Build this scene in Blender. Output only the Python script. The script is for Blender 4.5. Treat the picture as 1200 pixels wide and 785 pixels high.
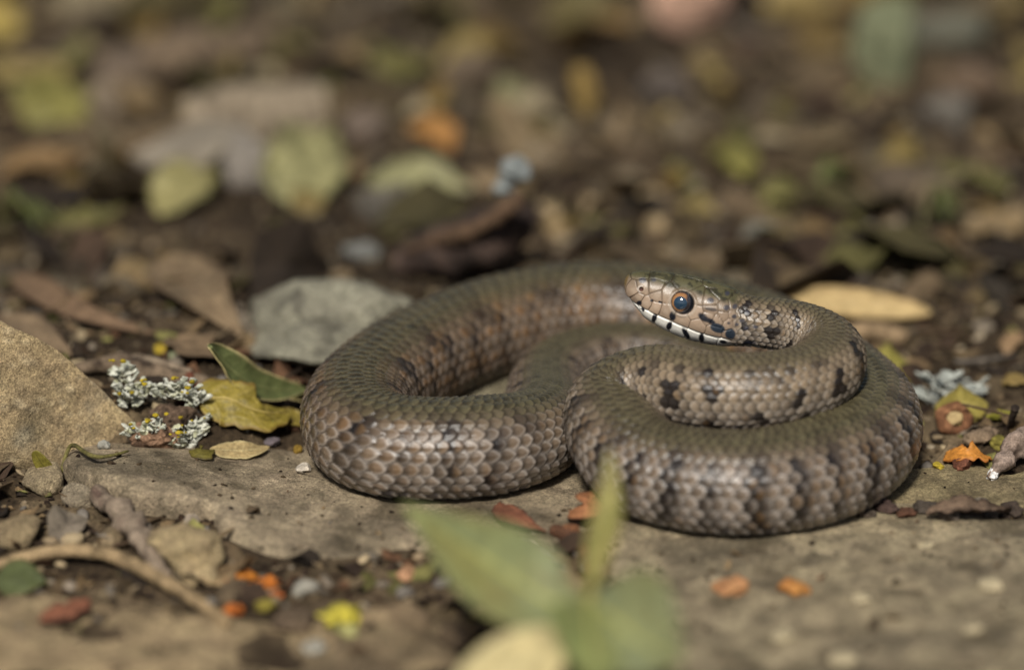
import bpy, math, random
import numpy as np
from math import radians, sin, cos, tan, pi

# ------------------------------------------------------------------ scene, camera, light
for o in list(bpy.data.objects): bpy.data.objects.remove(o)
scene = bpy.context.scene
COL = scene.collection
S = 0.01                                    # everything below is laid out in centimetres

PITCH = radians(20.0); LENS = 120.0; FOC = 78.5; FSTOP = 4.4
CAMZ = 29.95; CAMY = -74.2
cam_d = bpy.data.cameras.new('camera'); cam = bpy.data.objects.new('camera', cam_d); COL.objects.link(cam)
cam.location = (0, CAMY*S, CAMZ*S); cam.rotation_euler = (pi/2 - PITCH, 0, 0)
cam_d.lens = LENS; cam_d.sensor_width = 36; cam_d.sensor_fit = 'HORIZONTAL'
cam_d.clip_start = 0.01; cam_d.clip_end = 500
cam_d.dof.use_dof = True; cam_d.dof.focus_distance = FOC*S; cam_d.dof.aperture_fstop = FSTOP
scene.camera = cam

SUN_EL = radians(47); SUN_AZ = radians(192)   # azimuth clockwise from +Y: behind the camera, a little left
w = bpy.data.worlds.new('World'); scene.world = w; w.use_nodes = True
nt = w.node_tree; bg = nt.nodes['Background']
sky = nt.nodes.new('ShaderNodeTexSky'); sky.sky_type = 'NISHITA'; sky.sun_disc = False
sky.sun_elevation = SUN_EL; sky.sun_rotation = SUN_AZ; sky.air_density = 1.0; sky.dust_density = 2.5; sky.ozone_density = 0.6
nt.links.new(sky.outputs[0], bg.inputs[0]); bg.inputs[1].default_value = 0.05
sd = bpy.data.lights.new('sun', 'SUN'); sun = bpy.data.objects.new('sun', sd); COL.objects.link(sun)
sd.energy = 3.9; sd.angle = radians(9); sd.color = (1.0, 0.955, 0.88)
sun.rotation_euler = (pi/2 - SUN_EL, 0, pi - SUN_AZ)
sun.location = (0, -1, 1)
scene.view_settings.view_transform = 'Standard'; scene.view_settings.look = 'None'
scene.view_settings.gamma = 1.0; scene.view_settings.exposure = 0.28
scene.render.engine = 'CYCLES'

# ------------------------------------------------------------------ maths helpers
FPX = 1200*LENS/36.0
cP, sP = cos(PITCH), sin(PITCH)
def ray(px, py):
    r, u = (px-600)/FPX, (392.5-py)/FPX
    return np.array([r, cP + u*sP, -sP + u*cP])
CAM = np.array([0.0, CAMY, CAMZ])
def at(px, py, z=0.0):
    """point of the ground (or of the level z) seen at a place of the photograph"""
    d = ray(px, py); return CAM + d*((z-CAMZ)/d[2])

def _h(ix, iy, iz, seed):
    n = (ix.astype(np.uint32)*np.uint32(374761393) + iy.astype(np.uint32)*np.uint32(668265263)
         + iz.astype(np.uint32)*np.uint32(2147483647 - 19) + np.uint32((seed*1013904223) & 0xffffffff))
    n = (n ^ (n >> np.uint32(13))) * np.uint32(1274126177)
    n = n ^ (n >> np.uint32(16)); n = n*np.uint32(2246822519); n = n ^ (n >> np.uint32(15))
    return (n & np.uint32(0xffffff)).astype(np.float32)/float(0xffffff)
def vnoise(p, seed=0):
    p = np.asarray(p, dtype=np.float64); i = np.floor(p).astype(np.int64); f = p - i; f = f*f*(3-2*f)
    i = (i + 100000)
    r = 0
    for dx in (0, 1):
        for dy in (0, 1):
            for dz in (0, 1):
                wgt = (f[..., 0] if dx else 1-f[..., 0])*(f[..., 1] if dy else 1-f[..., 1])*(f[..., 2] if dz else 1-f[..., 2])
                r = r + wgt*_h(i[..., 0]+dx, i[..., 1]+dy, i[..., 2]+dz, seed)
    return r*2-1
def fbm(p, octv=4, seed=0, lac=2.03, gain=0.5):
    p = np.asarray(p, dtype=np.float64); a = 1.0; t = 0; s = 0
    for k in range(octv):
        t = t + a*vnoise(p, seed+k*7); s += a; p = p*lac + 3.7; a *= gain
    return t/s
def sst(a, b, x):
    t = np.clip((x-a)/(b-a), 0, 1); return t*t*(3-2*t)
def mix(a, b, t):
    t = np.asarray(t)[..., None]; return a*(1-t) + np.asarray(b)*t
def C(r, g, b, k=1.15):
    """a colour read off the photograph, taken back to a reflectance"""
    def f(c):
        c = c/255.0; return c/12.92 if c <= 0.04045 else ((c+0.055)/1.055)**2.4
    return np.array([min(f(r)*k, .85), min(f(g)*k, .85), min(f(b)*k, .85)])

# ------------------------------------------------------------------ object helpers
def thing(o, label, cat, group=None):
    o['label'] = label; o['category'] = cat
    if group: o['group'] = group
    return o
def empty(name, loc):
    o = bpy.data.objects.new(name, None); COL.objects.link(o); o.location = np.asarray(loc)*S
    o.empty_display_size = 0.01; o['_o'] = 0
    del o['_o']; ORG[name_of(o)] = np.asarray(loc, float); return o
ORG = {}
def name_of(o): return o.name
def mesh(name, v, quads, mat, origin=None, parent=None, col=None, tris=None, smooth=True):
    """one mesh object; v in world centimetres; origin = where its pivot stands; a child keeps its parent's pivot"""
    v = np.asarray(v, dtype=np.float64)
    if parent is not None: origin = ORG[parent.name]
    if origin is None: origin = np.array([v[:, 0].mean(), v[:, 1].mean(), v[:, 2].min()])
    origin = np.asarray(origin, float)
    me = bpy.data.meshes.new(name)
    q = np.asarray(quads, dtype=np.int32).reshape(-1, 4) if quads is not None and len(quads) else np.zeros((0, 4), np.int32)
    t = np.asarray(tris, dtype=np.int32).reshape(-1, 3) if tris is not None and len(tris) else np.zeros((0, 3), np.int32)
    me.vertices.add(len(v)); me.vertices.foreach_set('co', ((v-origin)*S).astype(np.float32).ravel())
    me.loops.add(len(q)*4+len(t)*3); me.loops.foreach_set('vertex_index', np.concatenate([q.ravel(), t.ravel()]).astype(np.int32))
    me.polygons.add(len(q)+len(t))
    ls = np.concatenate([np.arange(len(q))*4, len(q)*4+np.arange(len(t))*3]).astype(np.int32)
    me.polygons.foreach_set('loop_start', ls)
    me.polygons.foreach_set('use_smooth', np.full(len(q)+len(t), smooth, dtype=bool))
    me.update(calc_edges=True); me.validate()
    if col is not None:
        ca = me.color_attributes.new('col', 'FLOAT_COLOR', 'POINT')
        c = np.ones((len(v), 4), np.float32); c[:, :3] = np.clip(np.broadcast_to(col, (len(v), 3)), 0, 0.9)
        ca.data.foreach_set('color', c.ravel())
    me.materials.append(mat)
    o = bpy.data.objects.new(name, me); COL.objects.link(o)
    if parent is not None: o.parent = parent
    else: o.location = origin*S
    ORG[o.name] = origin
    return o
def struct(o): o['kind'] = 'structure'; return o
def stuff(o): o['kind'] = 'stuff'; return o

# ------------------------------------------------------------------ materials (all procedural; pigment comes from the mesh's own colour attribute)
def material(name, rough=0.8, spec=0.3, vary=((4, .35), (30, .3)), bumps=((12, .03), (60, .01)), hue=0.0, coat=0.0, sss=0.0, rough_var=0.0, trans=0.0, spec_tint=None):
    """vary: (cycles per cm, strength); bumps: (cycles per cm, height in cm)"""
    m = bpy.data.materials.new(name); m.use_nodes = True; n = m.node_tree; L = n.links.new
    b = n.nodes['Principled BSDF']; b.inputs['Roughness'].default_value = rough; b.inputs['Specular IOR Level'].default_value = spec
    at_ = n.nodes.new('ShaderNodeAttribute'); at_.attribute_name = 'col'
    tc = n.nodes.new('ShaderNodeTexCoord'); cur = at_.outputs['Color']
    for k, (sc, st) in enumerate(vary):
        tx = n.nodes.new('ShaderNodeTexNoise'); tx.inputs['Scale'].default_value = sc*100; tx.inputs['Detail'].default_value = 3
        L(tc.outputs['Object'], tx.inputs['Vector'])
        mr = n.nodes.new('ShaderNodeMapRange'); mr.inputs['From Min'].default_value = .3; mr.inputs['From Max'].default_value = .7
        mr.inputs['To Min'].default_value = 1-st; mr.inputs['To Max'].default_value = 1+st; L(tx.outputs['Fac'], mr.inputs['Value'])
        mu = n.nodes.new('ShaderNodeVectorMath'); mu.operation = 'MULTIPLY'; L(cur, mu.inputs[0]); L(mr.outputs[0], mu.inputs[1]); cur = mu.outputs[0]
        if hue and k == 0:
            hs = n.nodes.new('ShaderNodeHueSaturation'); mh = n.nodes.new('ShaderNodeMapRange')
            mh.inputs['To Min'].default_value = .5-hue; mh.inputs['To Max'].default_value = .5+hue
            L(tx.outputs['Color'], mh.inputs['Value']); L(mh.outputs[0], hs.inputs['Hue']); L(cur, hs.inputs['Color']); cur = hs.outputs[0]
    L(cur, b.inputs['Base Color'])
    prev = None
    for sc, ht in bumps:
        tx = n.nodes.new('ShaderNodeTexNoise'); tx.inputs['Scale'].default_value = sc*100; tx.inputs['Detail'].default_value = 5
        tx.inputs['Roughness'].default_value = .6
        L(tc.outputs['Object'], tx.inputs['Vector'])
        bp = n.nodes.new('ShaderNodeBump'); bp.inputs['Strength'].default_value = 1.0; bp.inputs['Distance'].default_value = ht*S
        L(tx.outputs['Fac'], bp.inputs['Height'])
        if prev: L(prev, bp.inputs['Normal'])
        prev = bp.outputs[0]
    if prev: L(prev, b.inputs['Normal'])
    if rough_var:
        tx = n.nodes.new('ShaderNodeTexNoise'); tx.inputs['Scale'].default_value = 900; L(tc.outputs['Object'], tx.inputs['Vector'])
        mr = n.nodes.new('ShaderNodeMapRange'); mr.inputs['To Min'].default_value = rough-rough_var; mr.inputs['To Max'].default_value = rough+rough_var
        L(tx.outputs['Fac'], mr.inputs['Value']); L(mr.outputs[0], b.inputs['Roughness'])
    if coat: b.inputs['Coat Weight'].default_value = coat; b.inputs['Coat Roughness'].default_value = .03
    if trans:
        out = n.nodes['Material Output']; tr = n.nodes.new('ShaderNodeBsdfTranslucent'); L(cur, tr.inputs['Color'])
        mx = n.nodes.new('ShaderNodeMixShader'); mx.inputs[0].default_value = trans; L(b.outputs[0], mx.inputs[1]); L(tr.outputs[0], mx.inputs[2]); L(mx.outputs[0], out.inputs['Surface'])
    return m
M_soil = material('soil', .95, .15, ((1.2, .35), (9, .4)), ((6, .10), (30, .03)), hue=.015)
M_rock = material('rock', .88, .25, ((1.5, .22), (9, .32), (24, .38), (60, .35)), ((5, .10), (20, .06), (70, .022)), hue=.012)
M_pebble = material('pebble', .8, .3, ((3, .25), (30, .25)), ((20, .02),), hue=.015)
M_litter = material('litter', .85, .25, ((2.5, .3), (18, .3)), ((10, .03), (50, .01)), hue=.01)
M_leaf = material('leaf', .55, .4, ((2, .18), (16, .18)), ((9, .012), (40, .006)), trans=.18)
M_dry = material('dry_leaf', .8, .25, ((2, .25), (14, .25)), ((9, .02), (40, .008)), trans=.08)
M_lichen = material('lichen', .92, .15, ((6, .25), (40, .2)), ((25, .02),))
M_bark = material('bark', .9, .2, ((3, .35), (20, .35)), ((8, .06), (40, .02)))
M_snake = material('snake_skin', .30, .42, ((3, .10), (60, .14)), ((70, .004),), rough_var=.12)
M_eye = material('eye', .05, .6, ((60, .12),), (), coat=1.0)

# ------------------------------------------------------------------ the ground
def gh(x, y):
    x = np.asarray(x, float); y = np.asarray(y, float)
    p = np.stack([x*.35, y*.35, np.zeros_like(x)], -1); q = np.stack([x*.11, y*.11, np.full_like(x, 5.)], -1)
    near = -.16 + .13*fbm(p, 4, 3)
    far = sst(9, 32, y)*(1.3*fbm(q, 3, 11) + .35*fbm(p, 3, 17)) * sst(400, 120, np.abs(y))
    lft = .95*sst(-4.8, -7.5, x)*sst(-.6, 1.0, y)*sst(12, 6, y)
    rgt = .35*sst(9.5, 12, x)*sst(-1.5, 1.0, y)*sst(9, 4, y)
    return near + far + lft + rgt
def onground(px, py, dz=0.0):
    z = 0.0
    for _ in range(4):
        p = at(px, py, z); z = float(gh(p[0], p[1]))
    p = at(px, py, z+dz); p[2] = float(gh(p[0], p[1])) + dz; return p
def pxcm(p):
    """photo pixels per centimetre at a point"""
    d = (p[1]-CAMY)*cP + (CAMZ-p[2])*sP; return FPX/d

def axis_pts(n, k, ext):
    t = np.linspace(-1, 1, n); return np.sinh(k*t)/np.sinh(k)*ext
gx = axis_pts(520, 7.0, 6000.0); gy = axis_pts(520, 7.0, 6000.0) + 12
X, Y = np.meshgrid(gx, gy, indexing='ij'); Z = gh(X, Y)
Z += np.where(np.abs(X)+np.abs(Y-12) < 120, .05*fbm(np.stack([X*2.2, Y*2.2, X*0], -1), 4, 29), 0)
V = np.stack([X, Y, Z], -1).reshape(-1, 3)
n1, n2 = len(gx), len(gy); idx = np.arange(n1*n2).reshape(n1, n2)
Q = np.stack([idx[:-1, :-1], idx[1:, :-1], idx[1:, 1:], idx[:-1, 1:]], -1).reshape(-1, 4)
nz = fbm(V*np.array([.5, .5, 0])+9, 5, 41); nz2 = fbm(V*np.array([.16, .16, 0])+2, 3, 43)
gc = mix(mix(np.broadcast_to(C(54, 44, 32), V.shape), C(98, 84, 64), sst(-.05, .45, nz)), C(36, 29, 21), sst(.0, -.4, nz2)*.7)
struct(mesh('ground', V, Q, M_soil, origin=(0, 0, 0), col=gc))

# ------------------------------------------------------------------ stones and slabs
def ico(sub):
    t = (1+5**.5)/2
    v = [(-1,t,0),(1,t,0),(-1,-t,0),(1,-t,0),(0,-1,t),(0,1,t),(0,-1,-t),(0,1,-t),(t,0,-1),(t,0,1),(-t,0,-1),(-t,0,1)]
    f = [(0,11,5),(0,5,1),(0,1,7),(0,7,10),(0,10,11),(1,5,9),(5,11,4),(11,10,2),(10,7,6),(7,1,8),(3,9,4),(3,4,2),(3,2,6),(3,6,8),(3,8,9),(4,9,5),(2,4,11),(6,2,10),(8,6,7),(9,8,1)]
    v = [np.array(a, float)/np.linalg.norm(a) for a in v]
    for _ in range(sub):
        mid = {}; nf = []
        def m(i, j):
            k = (min(i, j), max(i, j))
            if k not in mid:
                p = v[i]+v[j]; v.append(p/np.linalg.norm(p)); mid[k] = len(v)-1
            return mid[k]
        for a, b, c in f:
            x, y, z = m(a, b), m(b, c), m(c, a); nf += [(a, x, z), (b, y, x), (c, z, y), (x, y, z)]
        f = nf
    return np.array(v), np.array(f)
ICO = {k: ico(k) for k in range(0, 6)}
def rotz(v, a):
    c, s = cos(a), sin(a); return np.stack([v[..., 0]*c - v[..., 1]*s, v[..., 0]*s + v[..., 1]*c, v[..., 2]], -1)
def facet(v, seed, nf=9, lo=.55, hi=.92, soft=.06):
    """cut random flats into a ball so that it has the planes and edges of broken stone"""
    rng = np.random.RandomState(seed); r = np.ones(len(v))
    for _ in range(nf):
        d = rng.normal(size=3); d /= np.linalg.norm(d); h = rng.uniform(lo, hi)
        c = v@d; lim = np.where(c > .05, h/np.maximum(c, .05), 9.0)
        k = np.clip(.5+.5*(r-lim)/soft, 0, 1); r = r*(1-k)+lim*k - soft*k*(1-k)
    return v*r[:, None]
def stone_v(sub, dims, seed, rough=.10, nf=9, sq=1.0):
    v, f = ICO[sub]; p = facet(v, seed, nf + (8 if rough > .2 and sub > 4 else 0), .55, .92, .03 if sub > 4 else .06)
    p = p*(1 + rough*fbm(v*2.1+seed, 4, seed)[:, None] + rough*.35*fbm(v*9+seed, 3, seed+5)[:, None])
    return p*np.asarray(dims), f
def stone(label, px, py, wpx, hcm, col, seed, cat='stone', name='stone', dcm=None, sub=4, rot=0.0, group=None, rough=.10, col2=None, sink=.35, mat=None, lift=0.0):
    """a stone whose width in the photograph is wpx; py is the pixel of its foot line"""
    p = onground(px, py); p[2] += lift; w_ = wpx/pxcm(p)/2; d_ = (dcm or w_*1.6)/2; h_ = hcm/2
    v, f = stone_v(sub, (w_, d_, h_), seed, rough); v = rotz(v, rot); v[:, 2] += h_*(1-sink*2) 
    v = v + p + np.array([0, d_*.6, 0])
    n = fbm(v*1.3+seed, 4, seed); n2 = fbm(v*.6+seed, 3, seed+3)
    c = mix(np.broadcast_to(col, v.shape), col2 if col2 is not None else np.asarray(col)*.55, sst(.05, .45, n)*.7) * (1+.2*n2[:, None])
    o = mesh(name, v, None, mat or M_rock, col=c, tris=f); return thing(o, label, cat, group)

SLABS = []
def slab(label, outline, top, col, col2, seed, name='flat_stone', thick=.9, edge=.16, wob=.10):
    """a flat slab: outline in photo pixels on the ground, top(x, y) its height"""
    pts = np.array([at(a, b, 0)[:2] for a, b in outline]); c0 = pts.mean(0)
    ang = np.arctan2(pts[:, 1]-c0[1], pts[:, 0]-c0[0]); rad = np.hypot(pts[:, 0]-c0[0], pts[:, 1]-c0[1]); o_ = np.argsort(ang); ang, rad = ang[o_], rad[o_]
    NA, NR = 420, 120; A = np.linspace(-pi, pi, NA, endpoint=False)
    R = np.interp(A, np.concatenate([ang-2*pi, ang, ang+2*pi]), np.tile(rad, 3))
    k = np.ones(9)/9; R = np.convolve(np.concatenate([R[-4:], R, R[:4]]), k, 'valid')
    R = R*(1+.05*fbm(np.stack([np.cos(A)*3, np.sin(A)*3, A*0+seed], -1), 4, seed))
    def zf(x, y):
        P = np.stack([x*.45, y*.45, x*0+seed], -1)
        rr_ = np.hypot(x-c0[0], y-c0[1]); RR = np.interp(np.arctan2(y-c0[1], x-c0[0]), A, R, period=2*pi)
        dist = RR-rr_
        z = top(x, y) + wob*fbm(P, 4, seed) + .06*fbm(P*5, 4, seed+2)
        e = np.clip(dist/edge/(1+.6*fbm(P*2, 3, seed+9)), 0, 1)
        return z - (1-np.sqrt(1-(1-e)**2+1e-9))*.45*thick, dist
    SLABS.append(zf)
    rho = np.linspace(0.001, 1, NR)**.75
    r2 = np.minimum(rho, 1.0)
    XX = c0[0] + np.outer(np.cos(A)*R, r2); YY = c0[1] + np.outer(np.sin(A)*R, r2)
    ZZ = zf(XX, YY)[0]
    ring = np.stack([XX[:, -1], YY[:, -1], ZZ[:, -1]-thick], -1)
    V = np.concatenate([np.stack([XX, YY, ZZ], -1).reshape(-1, 3), ring])
    ix = np.arange(NA*NR).reshape(NA, NR); nx = np.roll(ix, -1, 0)
    Q = np.stack([ix[:, :-1], ix[:, 1:], nx[:, 1:], nx[:, :-1]], -1).reshape(-1, 4)
    rb = NA*NR+np.arange(NA); Q = np.concatenate([Q, np.stack([ix[:, -1], rb, np.roll(rb, -1), nx[:, -1]], -1)])
    n = fbm(V*.55+seed, 5, seed+21); n2 = fbm(V*2.3+seed, 4, seed+22)
    c = mix(np.broadcast_to(col, V.shape), col2, sst(-.1, .45, n)); c = c*(1+.5*n2[:, None])
    n3 = fbm(V*1.1+seed+50, 4, seed+23); c = mix(c, np.asarray(col)*np.array([1.35, 1.36, 1.38]), sst(.18, .42, n3)*.7); c = mix(c, np.asarray(col2)*np.array([.62, .60, .55]), sst(-.2, -.45, n3)*.7)
    return thing(mesh(name, V, Q, M_rock, col=c), label, 'stone')

slab('long flat grey brown slab under the left coil of the snake',
     [(62, 548), (130, 522), (240, 524), (350, 522), (420, 480), (560, 470), (700, 500), (720, 560), (690, 615), (640, 655), (560, 640), (470, 640), (400, 655), (300, 640), (250, 600), (130, 590)],
     lambda x, y: -.03 + .55*sst(-4.5, -9, x)*sst(2, -2.5, y) - .10*sst(-4, -7.5, y), C(146, 131, 107), C(112, 101, 82), 101, edge=.35)
slab('broad pale slab under the right front coil and the orange pebbles',
     [(712, 560), (800, 500), (900, 480), (1000, 500), (1060, 560), (1110, 596), (1200, 606), (1330, 612), (1340, 740), (1250, 900), (980, 900), (820, 840), (790, 740), (735, 690), (700, 640)],
     lambda x, y: -.02 + .25*sst(5, 12, x)*sst(-4, -8, y) + .04*np.sin(x*.9+y*.6)*sst(-6, -8, y), C(150, 136, 109), C(116, 105, 85), 131, edge=.35, wob=.09)
slab('narrow sandy slab between the dark crevice debris and the grey root',
     [(1020, 560), (1090, 545), (1180, 556), (1290, 560), (1300, 590), (1190, 592), (1100, 586), (1040, 586)],
     lambda x, y: .02+0*x, C(140, 126, 94), C(112, 100, 76), 151, edge=.12)
slab('flat tan sandstone below the curved root, blurred in the front',
     [(-80, 700), (60, 690), (200, 712), (330, 720), (470, 700), (560, 760), (600, 900), (300, 960), (-120, 940)],
     lambda x, y: -.12+.14*np.sin(x*1.1+y*.8)*np.sin(y*1.3-x*.5), C(154, 134, 102), C(120, 104, 80), 171, wob=.3, edge=.7)

# left boulder: a big leaning block that leaves the frame
def boulder():
    v, f = ICO[5]; p = facet(v, 12, 9, .70, .92, .03)*np.array([5.2, 3.4, 3.9])
    base = onground(-40, 530); p = p+base+np.array([1.6, 2.0, .3])
    def cut(a, b, y0, ny, soft=.25):
        """split the block along a plane through two seen points of its upper edge"""
        nonlocal p
        ra, rb = ray(*a), ray(*b); A = CAM+ra*((y0-CAMY)/ra[1]); B = CAM+rb*((y0-CAMY)/rb[1])
        d_ = A-B; n_ = np.array([-d_[2], ny*np.linalg.norm(d_), d_[0]]); n_ = n_/np.linalg.norm(n_)
        e = (p-A)@n_; e = np.where(e > soft, e-soft*.5, np.where(e > 0, e*e/(2*soft), 0)); p = p-e[:, None]*n_
    y0 = base[1]+.9
    cut((162, 514), (60, 418), y0, .5); cut((60, 418), (-60, 360), y0, .5)
    n0 = (p-p.mean(0)); n0 /= np.linalg.norm(n0, axis=1)[:, None]
    p = p+n0*(.16*fbm(p*.7, 4, 5)+.07*fbm(p*2.6, 4, 6)+.025*fbm(p*9, 3, 7))[:, None]
    n = fbm(p*.8, 5, 8); n2 = fbm(p*3.5, 4, 9); n3 = fbm(p*12, 3, 10)
    c = mix(mix(np.broadcast_to(C(158, 138, 104), p.shape), C(132, 116, 88), sst(-.05, .4, n)), C(104, 92, 72), sst(.1, .5, n2)*.7)
    c = mix(c, C(190, 172, 138), sst(.25, .5, n3)*.6); c = mix(c, C(132, 126, 108), sst(.1, .5, fbm(p*1.5+40, 4, 77))*.5)
    o = mesh('boulder', p, None, M_rock, col=c, tris=f); thing(o, 'big sandy brown boulder with grainy face beside the crusty white lichen', 'boulder')
boulder()

# ------------------------------------------------------------------ the snake
def cubic(tk, P, t):
    """natural cubic spline through the rows of P at the knots tk"""
    P = np.asarray(P, float).reshape(len(tk), -1); n = len(tk); h = np.diff(tk); A = np.zeros((n, n)); B = np.zeros_like(P)
    A[0, 0] = A[-1, -1] = 1
    for i in range(1, n-1):
        A[i, i-1], A[i, i], A[i, i+1] = h[i-1], 2*(h[i-1]+h[i]), h[i]
        B[i] = 6*((P[i+1]-P[i])/h[i] - (P[i]-P[i-1])/h[i-1])
    Mm = np.linalg.solve(A, B); k = np.clip(np.searchsorted(tk, t)-1, 0, n-2); hh = h[k][:, None]
    a = ((tk[k+1]-t)[:, None])/hh; b = 1-a
    return a*P[k]+b*P[k+1]+((a**3-a)*Mm[k]+(b**3-b)*Mm[k+1])*hh**2/6

HL = 2.70
neckbase = at(862, 375, 3.45)
snout = at(731, 339, 4.14)
hd = snout-neckbase; hd = hd/np.linalg.norm(hd); snout = neckbase+hd*HL
# centre line behind the head: photo pixel of the centre, height above the ground, body radius
PATH = [(893, 379, 3.38, .61), (930, 384, 3.22, .65), (964, 400, 2.98, .72), (972, 429, 2.74, .79), (938, 450, 2.60, .84), (880, 459, 2.52, .87),
        (815, 457, 2.42, .90), (758, 452, 2.22, .94), (722, 470, 1.85, .99), (722, 508, 1.50, 1.04), (755, 541, 1.25, 1.10), (805, 556, 1.15, 1.14), (870, 561, 1.12, 1.17),
        (955, 547, 1.13, 1.19), (1008, 515, 1.15, 1.20), (1012, 480, 1.16, 1.20), (975, 443, 1.16, 1.20), (925, 410, 1.17, 1.20), (865, 385, 1.18, 1.21),
        (790, 368, 1.20, 1.23), (700, 360, 1.22, 1.25), (615, 370, 1.22, 1.25), (540, 392, 1.2, 1.24), (475, 424, 1.18, 1.22), (430, 458, 1.15, 1.20),
        (417, 492, 1.13, 1.18), (446, 515, 1.12, 1.17), (505, 521, 1.11, 1.16), (575, 517, 1.10, 1.15), (624, 505, 1.02, 1.04), (641, 478, .93, .93), (642, 444, .86, .83), (678, 418, .84, .80), (760, 410, .78, .78), (835, 430, .72, .72), (885, 445, .55, .55), (925, 452, .38, .36), (955, 448, .24, .18), (975, 440, .16, .05)]
pw = [snout, snout-hd*HL*.5, snout-hd*HL]; rr = [.6, .6, .6]
for a, b, z, r in PATH: pw.append(at(a, b, z)-np.array([0, 0, .10*sst(1.5, 1.25, z)*sst(.2, .8, r)])); rr.append(r)
pw = np.array(pw); rr = np.array(rr)
tk = np.concatenate([[0], np.cumsum(np.linalg.norm(np.diff(pw, axis=0), axis=1))])
tt = np.linspace(0, tk[-1], 6000); cc = cubic(tk, pw, tt)
gs = np.exp(-(np.arange(-110, 111)/42.0)**2); gs /= gs.sum()           # ease the bends: no kinks in a living body
cs_ = np.stack([np.convolve(np.pad(cc[:, k], 110, mode='edge'), gs, 'valid') for k in range(3)], -1)
sh_ = cs_[:, :]*1.0; bw = sst(HL*.9, HL+1.4, tt)[:, None]; cc = cc*(1-bw)+sh_*bw
arc = np.concatenate([[0], np.cumsum(np.linalg.norm(np.diff(cc, axis=0), axis=1))])
def smooth_r(s):
    t = np.interp(s, arc, tt); return np.interp(t, tk, rr)
LT = arc[-1]
def SU(s):                                          # scale length over body radius: skin stretched on the outside of a bend, gathered inside
    return np.interp(s, [0, 4, 12, 20, 26, 29, 38, 42, 48, 52], [.25, .22, .20, .195, .235, .32, .31, .215, .20, .23])
ss = [0.0]
head_rings = np.concatenate([[0], HL*np.linspace(.02, 1, 280)**1.6])
ss = list(head_rings[head_rings < 2.2])
while ss[-1] < LT-.02:
    r = float(smooth_r(ss[-1])); ss.append(ss[-1] + max(float(SU(ss[-1]))*r/9, .006))
ss = np.array(ss); NRG = len(ss); NV = 290
rad = smooth_r(ss)
ker = np.ones(41)/41; rad_s = np.convolve(np.pad(rad, 20, mode='edge'), ker, 'valid')
t_s = np.interp(ss, arc, tt); CE = np.stack([np.interp(t_s, tt, cc[:, k]) for k in range(3)], -1)
TE = np.gradient(CE, ss, axis=0); TE = np.stack([np.convolve(np.pad(TE[:, k], 12, mode='edge'), np.ones(25)/25, 'valid') for k in range(3)], -1); TE /= np.linalg.norm(TE, axis=1)[:, None]
for k in range(NRG):
    if ss[k] < HL*.8: TE[k] = -hd
Zax = np.array([0, 0, 1.0]); SI = np.cross(TE, Zax); SI /= np.linalg.norm(SI, axis=1)[:, None]; UP = np.cross(SI, TE)
ROLL = radians(14); hw = 1-sst(2.2, 5.0, ss)
SI2 = SI*np.cos(ROLL*hw)[:, None] + UP*np.sin(ROLL*hw)[:, None]; UP = UP*np.cos(ROLL*hw)[:, None] - SI*np.sin(ROLL*hw)[:, None]; SI = SI2
dsu = np.diff(ss)/(SU(ss[:-1])*np.maximum(rad_s[:-1], .05)); uu = np.concatenate([[0], np.cumsum(dsu)]); uu -= np.interp(2.0, ss, uu)

# head profile in the head's own side view: along (from the snout) and up, in cm
def hc(x, y):
    dx, dy = x-62, y-215
    return (dx*.956+dy*.292+25)/310, (dx*.292-dy*.956)/310
def prof(pts, s):
    pts = np.array(pts, float); return cubic(np.sqrt(pts[:, 0]), pts[:, 1], np.sqrt(np.clip(s, 0, pts[-1, 0])))[:, 0]
topP = [(0, .20), (.02, .315), (.06, .385), (.126, .44), (.377, .545), (.85, .645), (1.33, .715), (1.82, .755), (2.33, .75), (2.7, .70), (3.2, .64)]
botP = [(0, .20), (.02, .08), (.06, -.02), (.126, -.12), (.277, -.245), (.377, -.31), (.587, -.47), (.916, -.60), (1.35, -.69), (1.69, -.715), (2.09, -.70), (2.7, -.64), (3.2, -.62)]
widP = [(0, .0), (.02, .105), (.06, .18), (.126, .25), (.3, .35), (.8, .475), (1.37, .585), (2.0, .71), (2.35, .72), (2.8, .65), (3.2, .62)]
lipP = [(0, -.05), (.12, -.14), (.277, -.222), (.46, -.27), (.82, -.35), (1.345, -.406), (1.69, -.435), (2.1, -.455), (2.55, -.42), (3.2, -.40)]
hb = sst(2.45, 3.2, ss)
flat = .95
top = prof(topP, ss)*(1-hb)+rad_s*flat*hb; bot = prof(botP, ss)*(1-hb)-rad_s*flat*hb; wid = prof(widP, ss)*(1-hb)+rad_s*1.06*hb
top = np.maximum(top, bot+.004)
phi = np.arange(NV)/NV; psi = 2*pi*phi
ex_b = 2.25; 
sx, cz = np.sin(psi), -np.cos(psi)
expo = (2.7*(1-hb)+2.2*hb)[:, None]
px_ = np.sign(sx)[None, :]*np.abs(sx)[None, :]**(2/expo); pz_ = np.sign(cz)[None, :]*np.abs(cz)[None, :]**(2/expo)
# the lower side of the head draws in under the lip; the body's belly is flat
lat = px_*wid[:, None]; 
mid = (top+bot)/2; hh = (top-bot)/2
ver = mid[:, None]+pz_*hh[:, None]
lat = lat*(1-.13*(1-hb)[:, None]*sst(.0, -1.0, pz_)**2 - .16*(1-hb)[:, None]*sst(.2, 1.0, pz_)*sst(0, .6, ss)[:, None])
ver = np.where(ver < -.82*rad_s[:, None], -.82*rad_s[:, None]+(ver+.82*rad_s[:, None])*(.45*hb[:, None]+(1-hb[:, None])), ver)
nx_, nz_ = px_/np.maximum(wid, .02)[:, None], pz_/np.maximum(hh, .02)[:, None]
nl = np.hypot(nx_, nz_)+1e-6; nx_, nz_ = nx_/nl, nz_/nl

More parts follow.
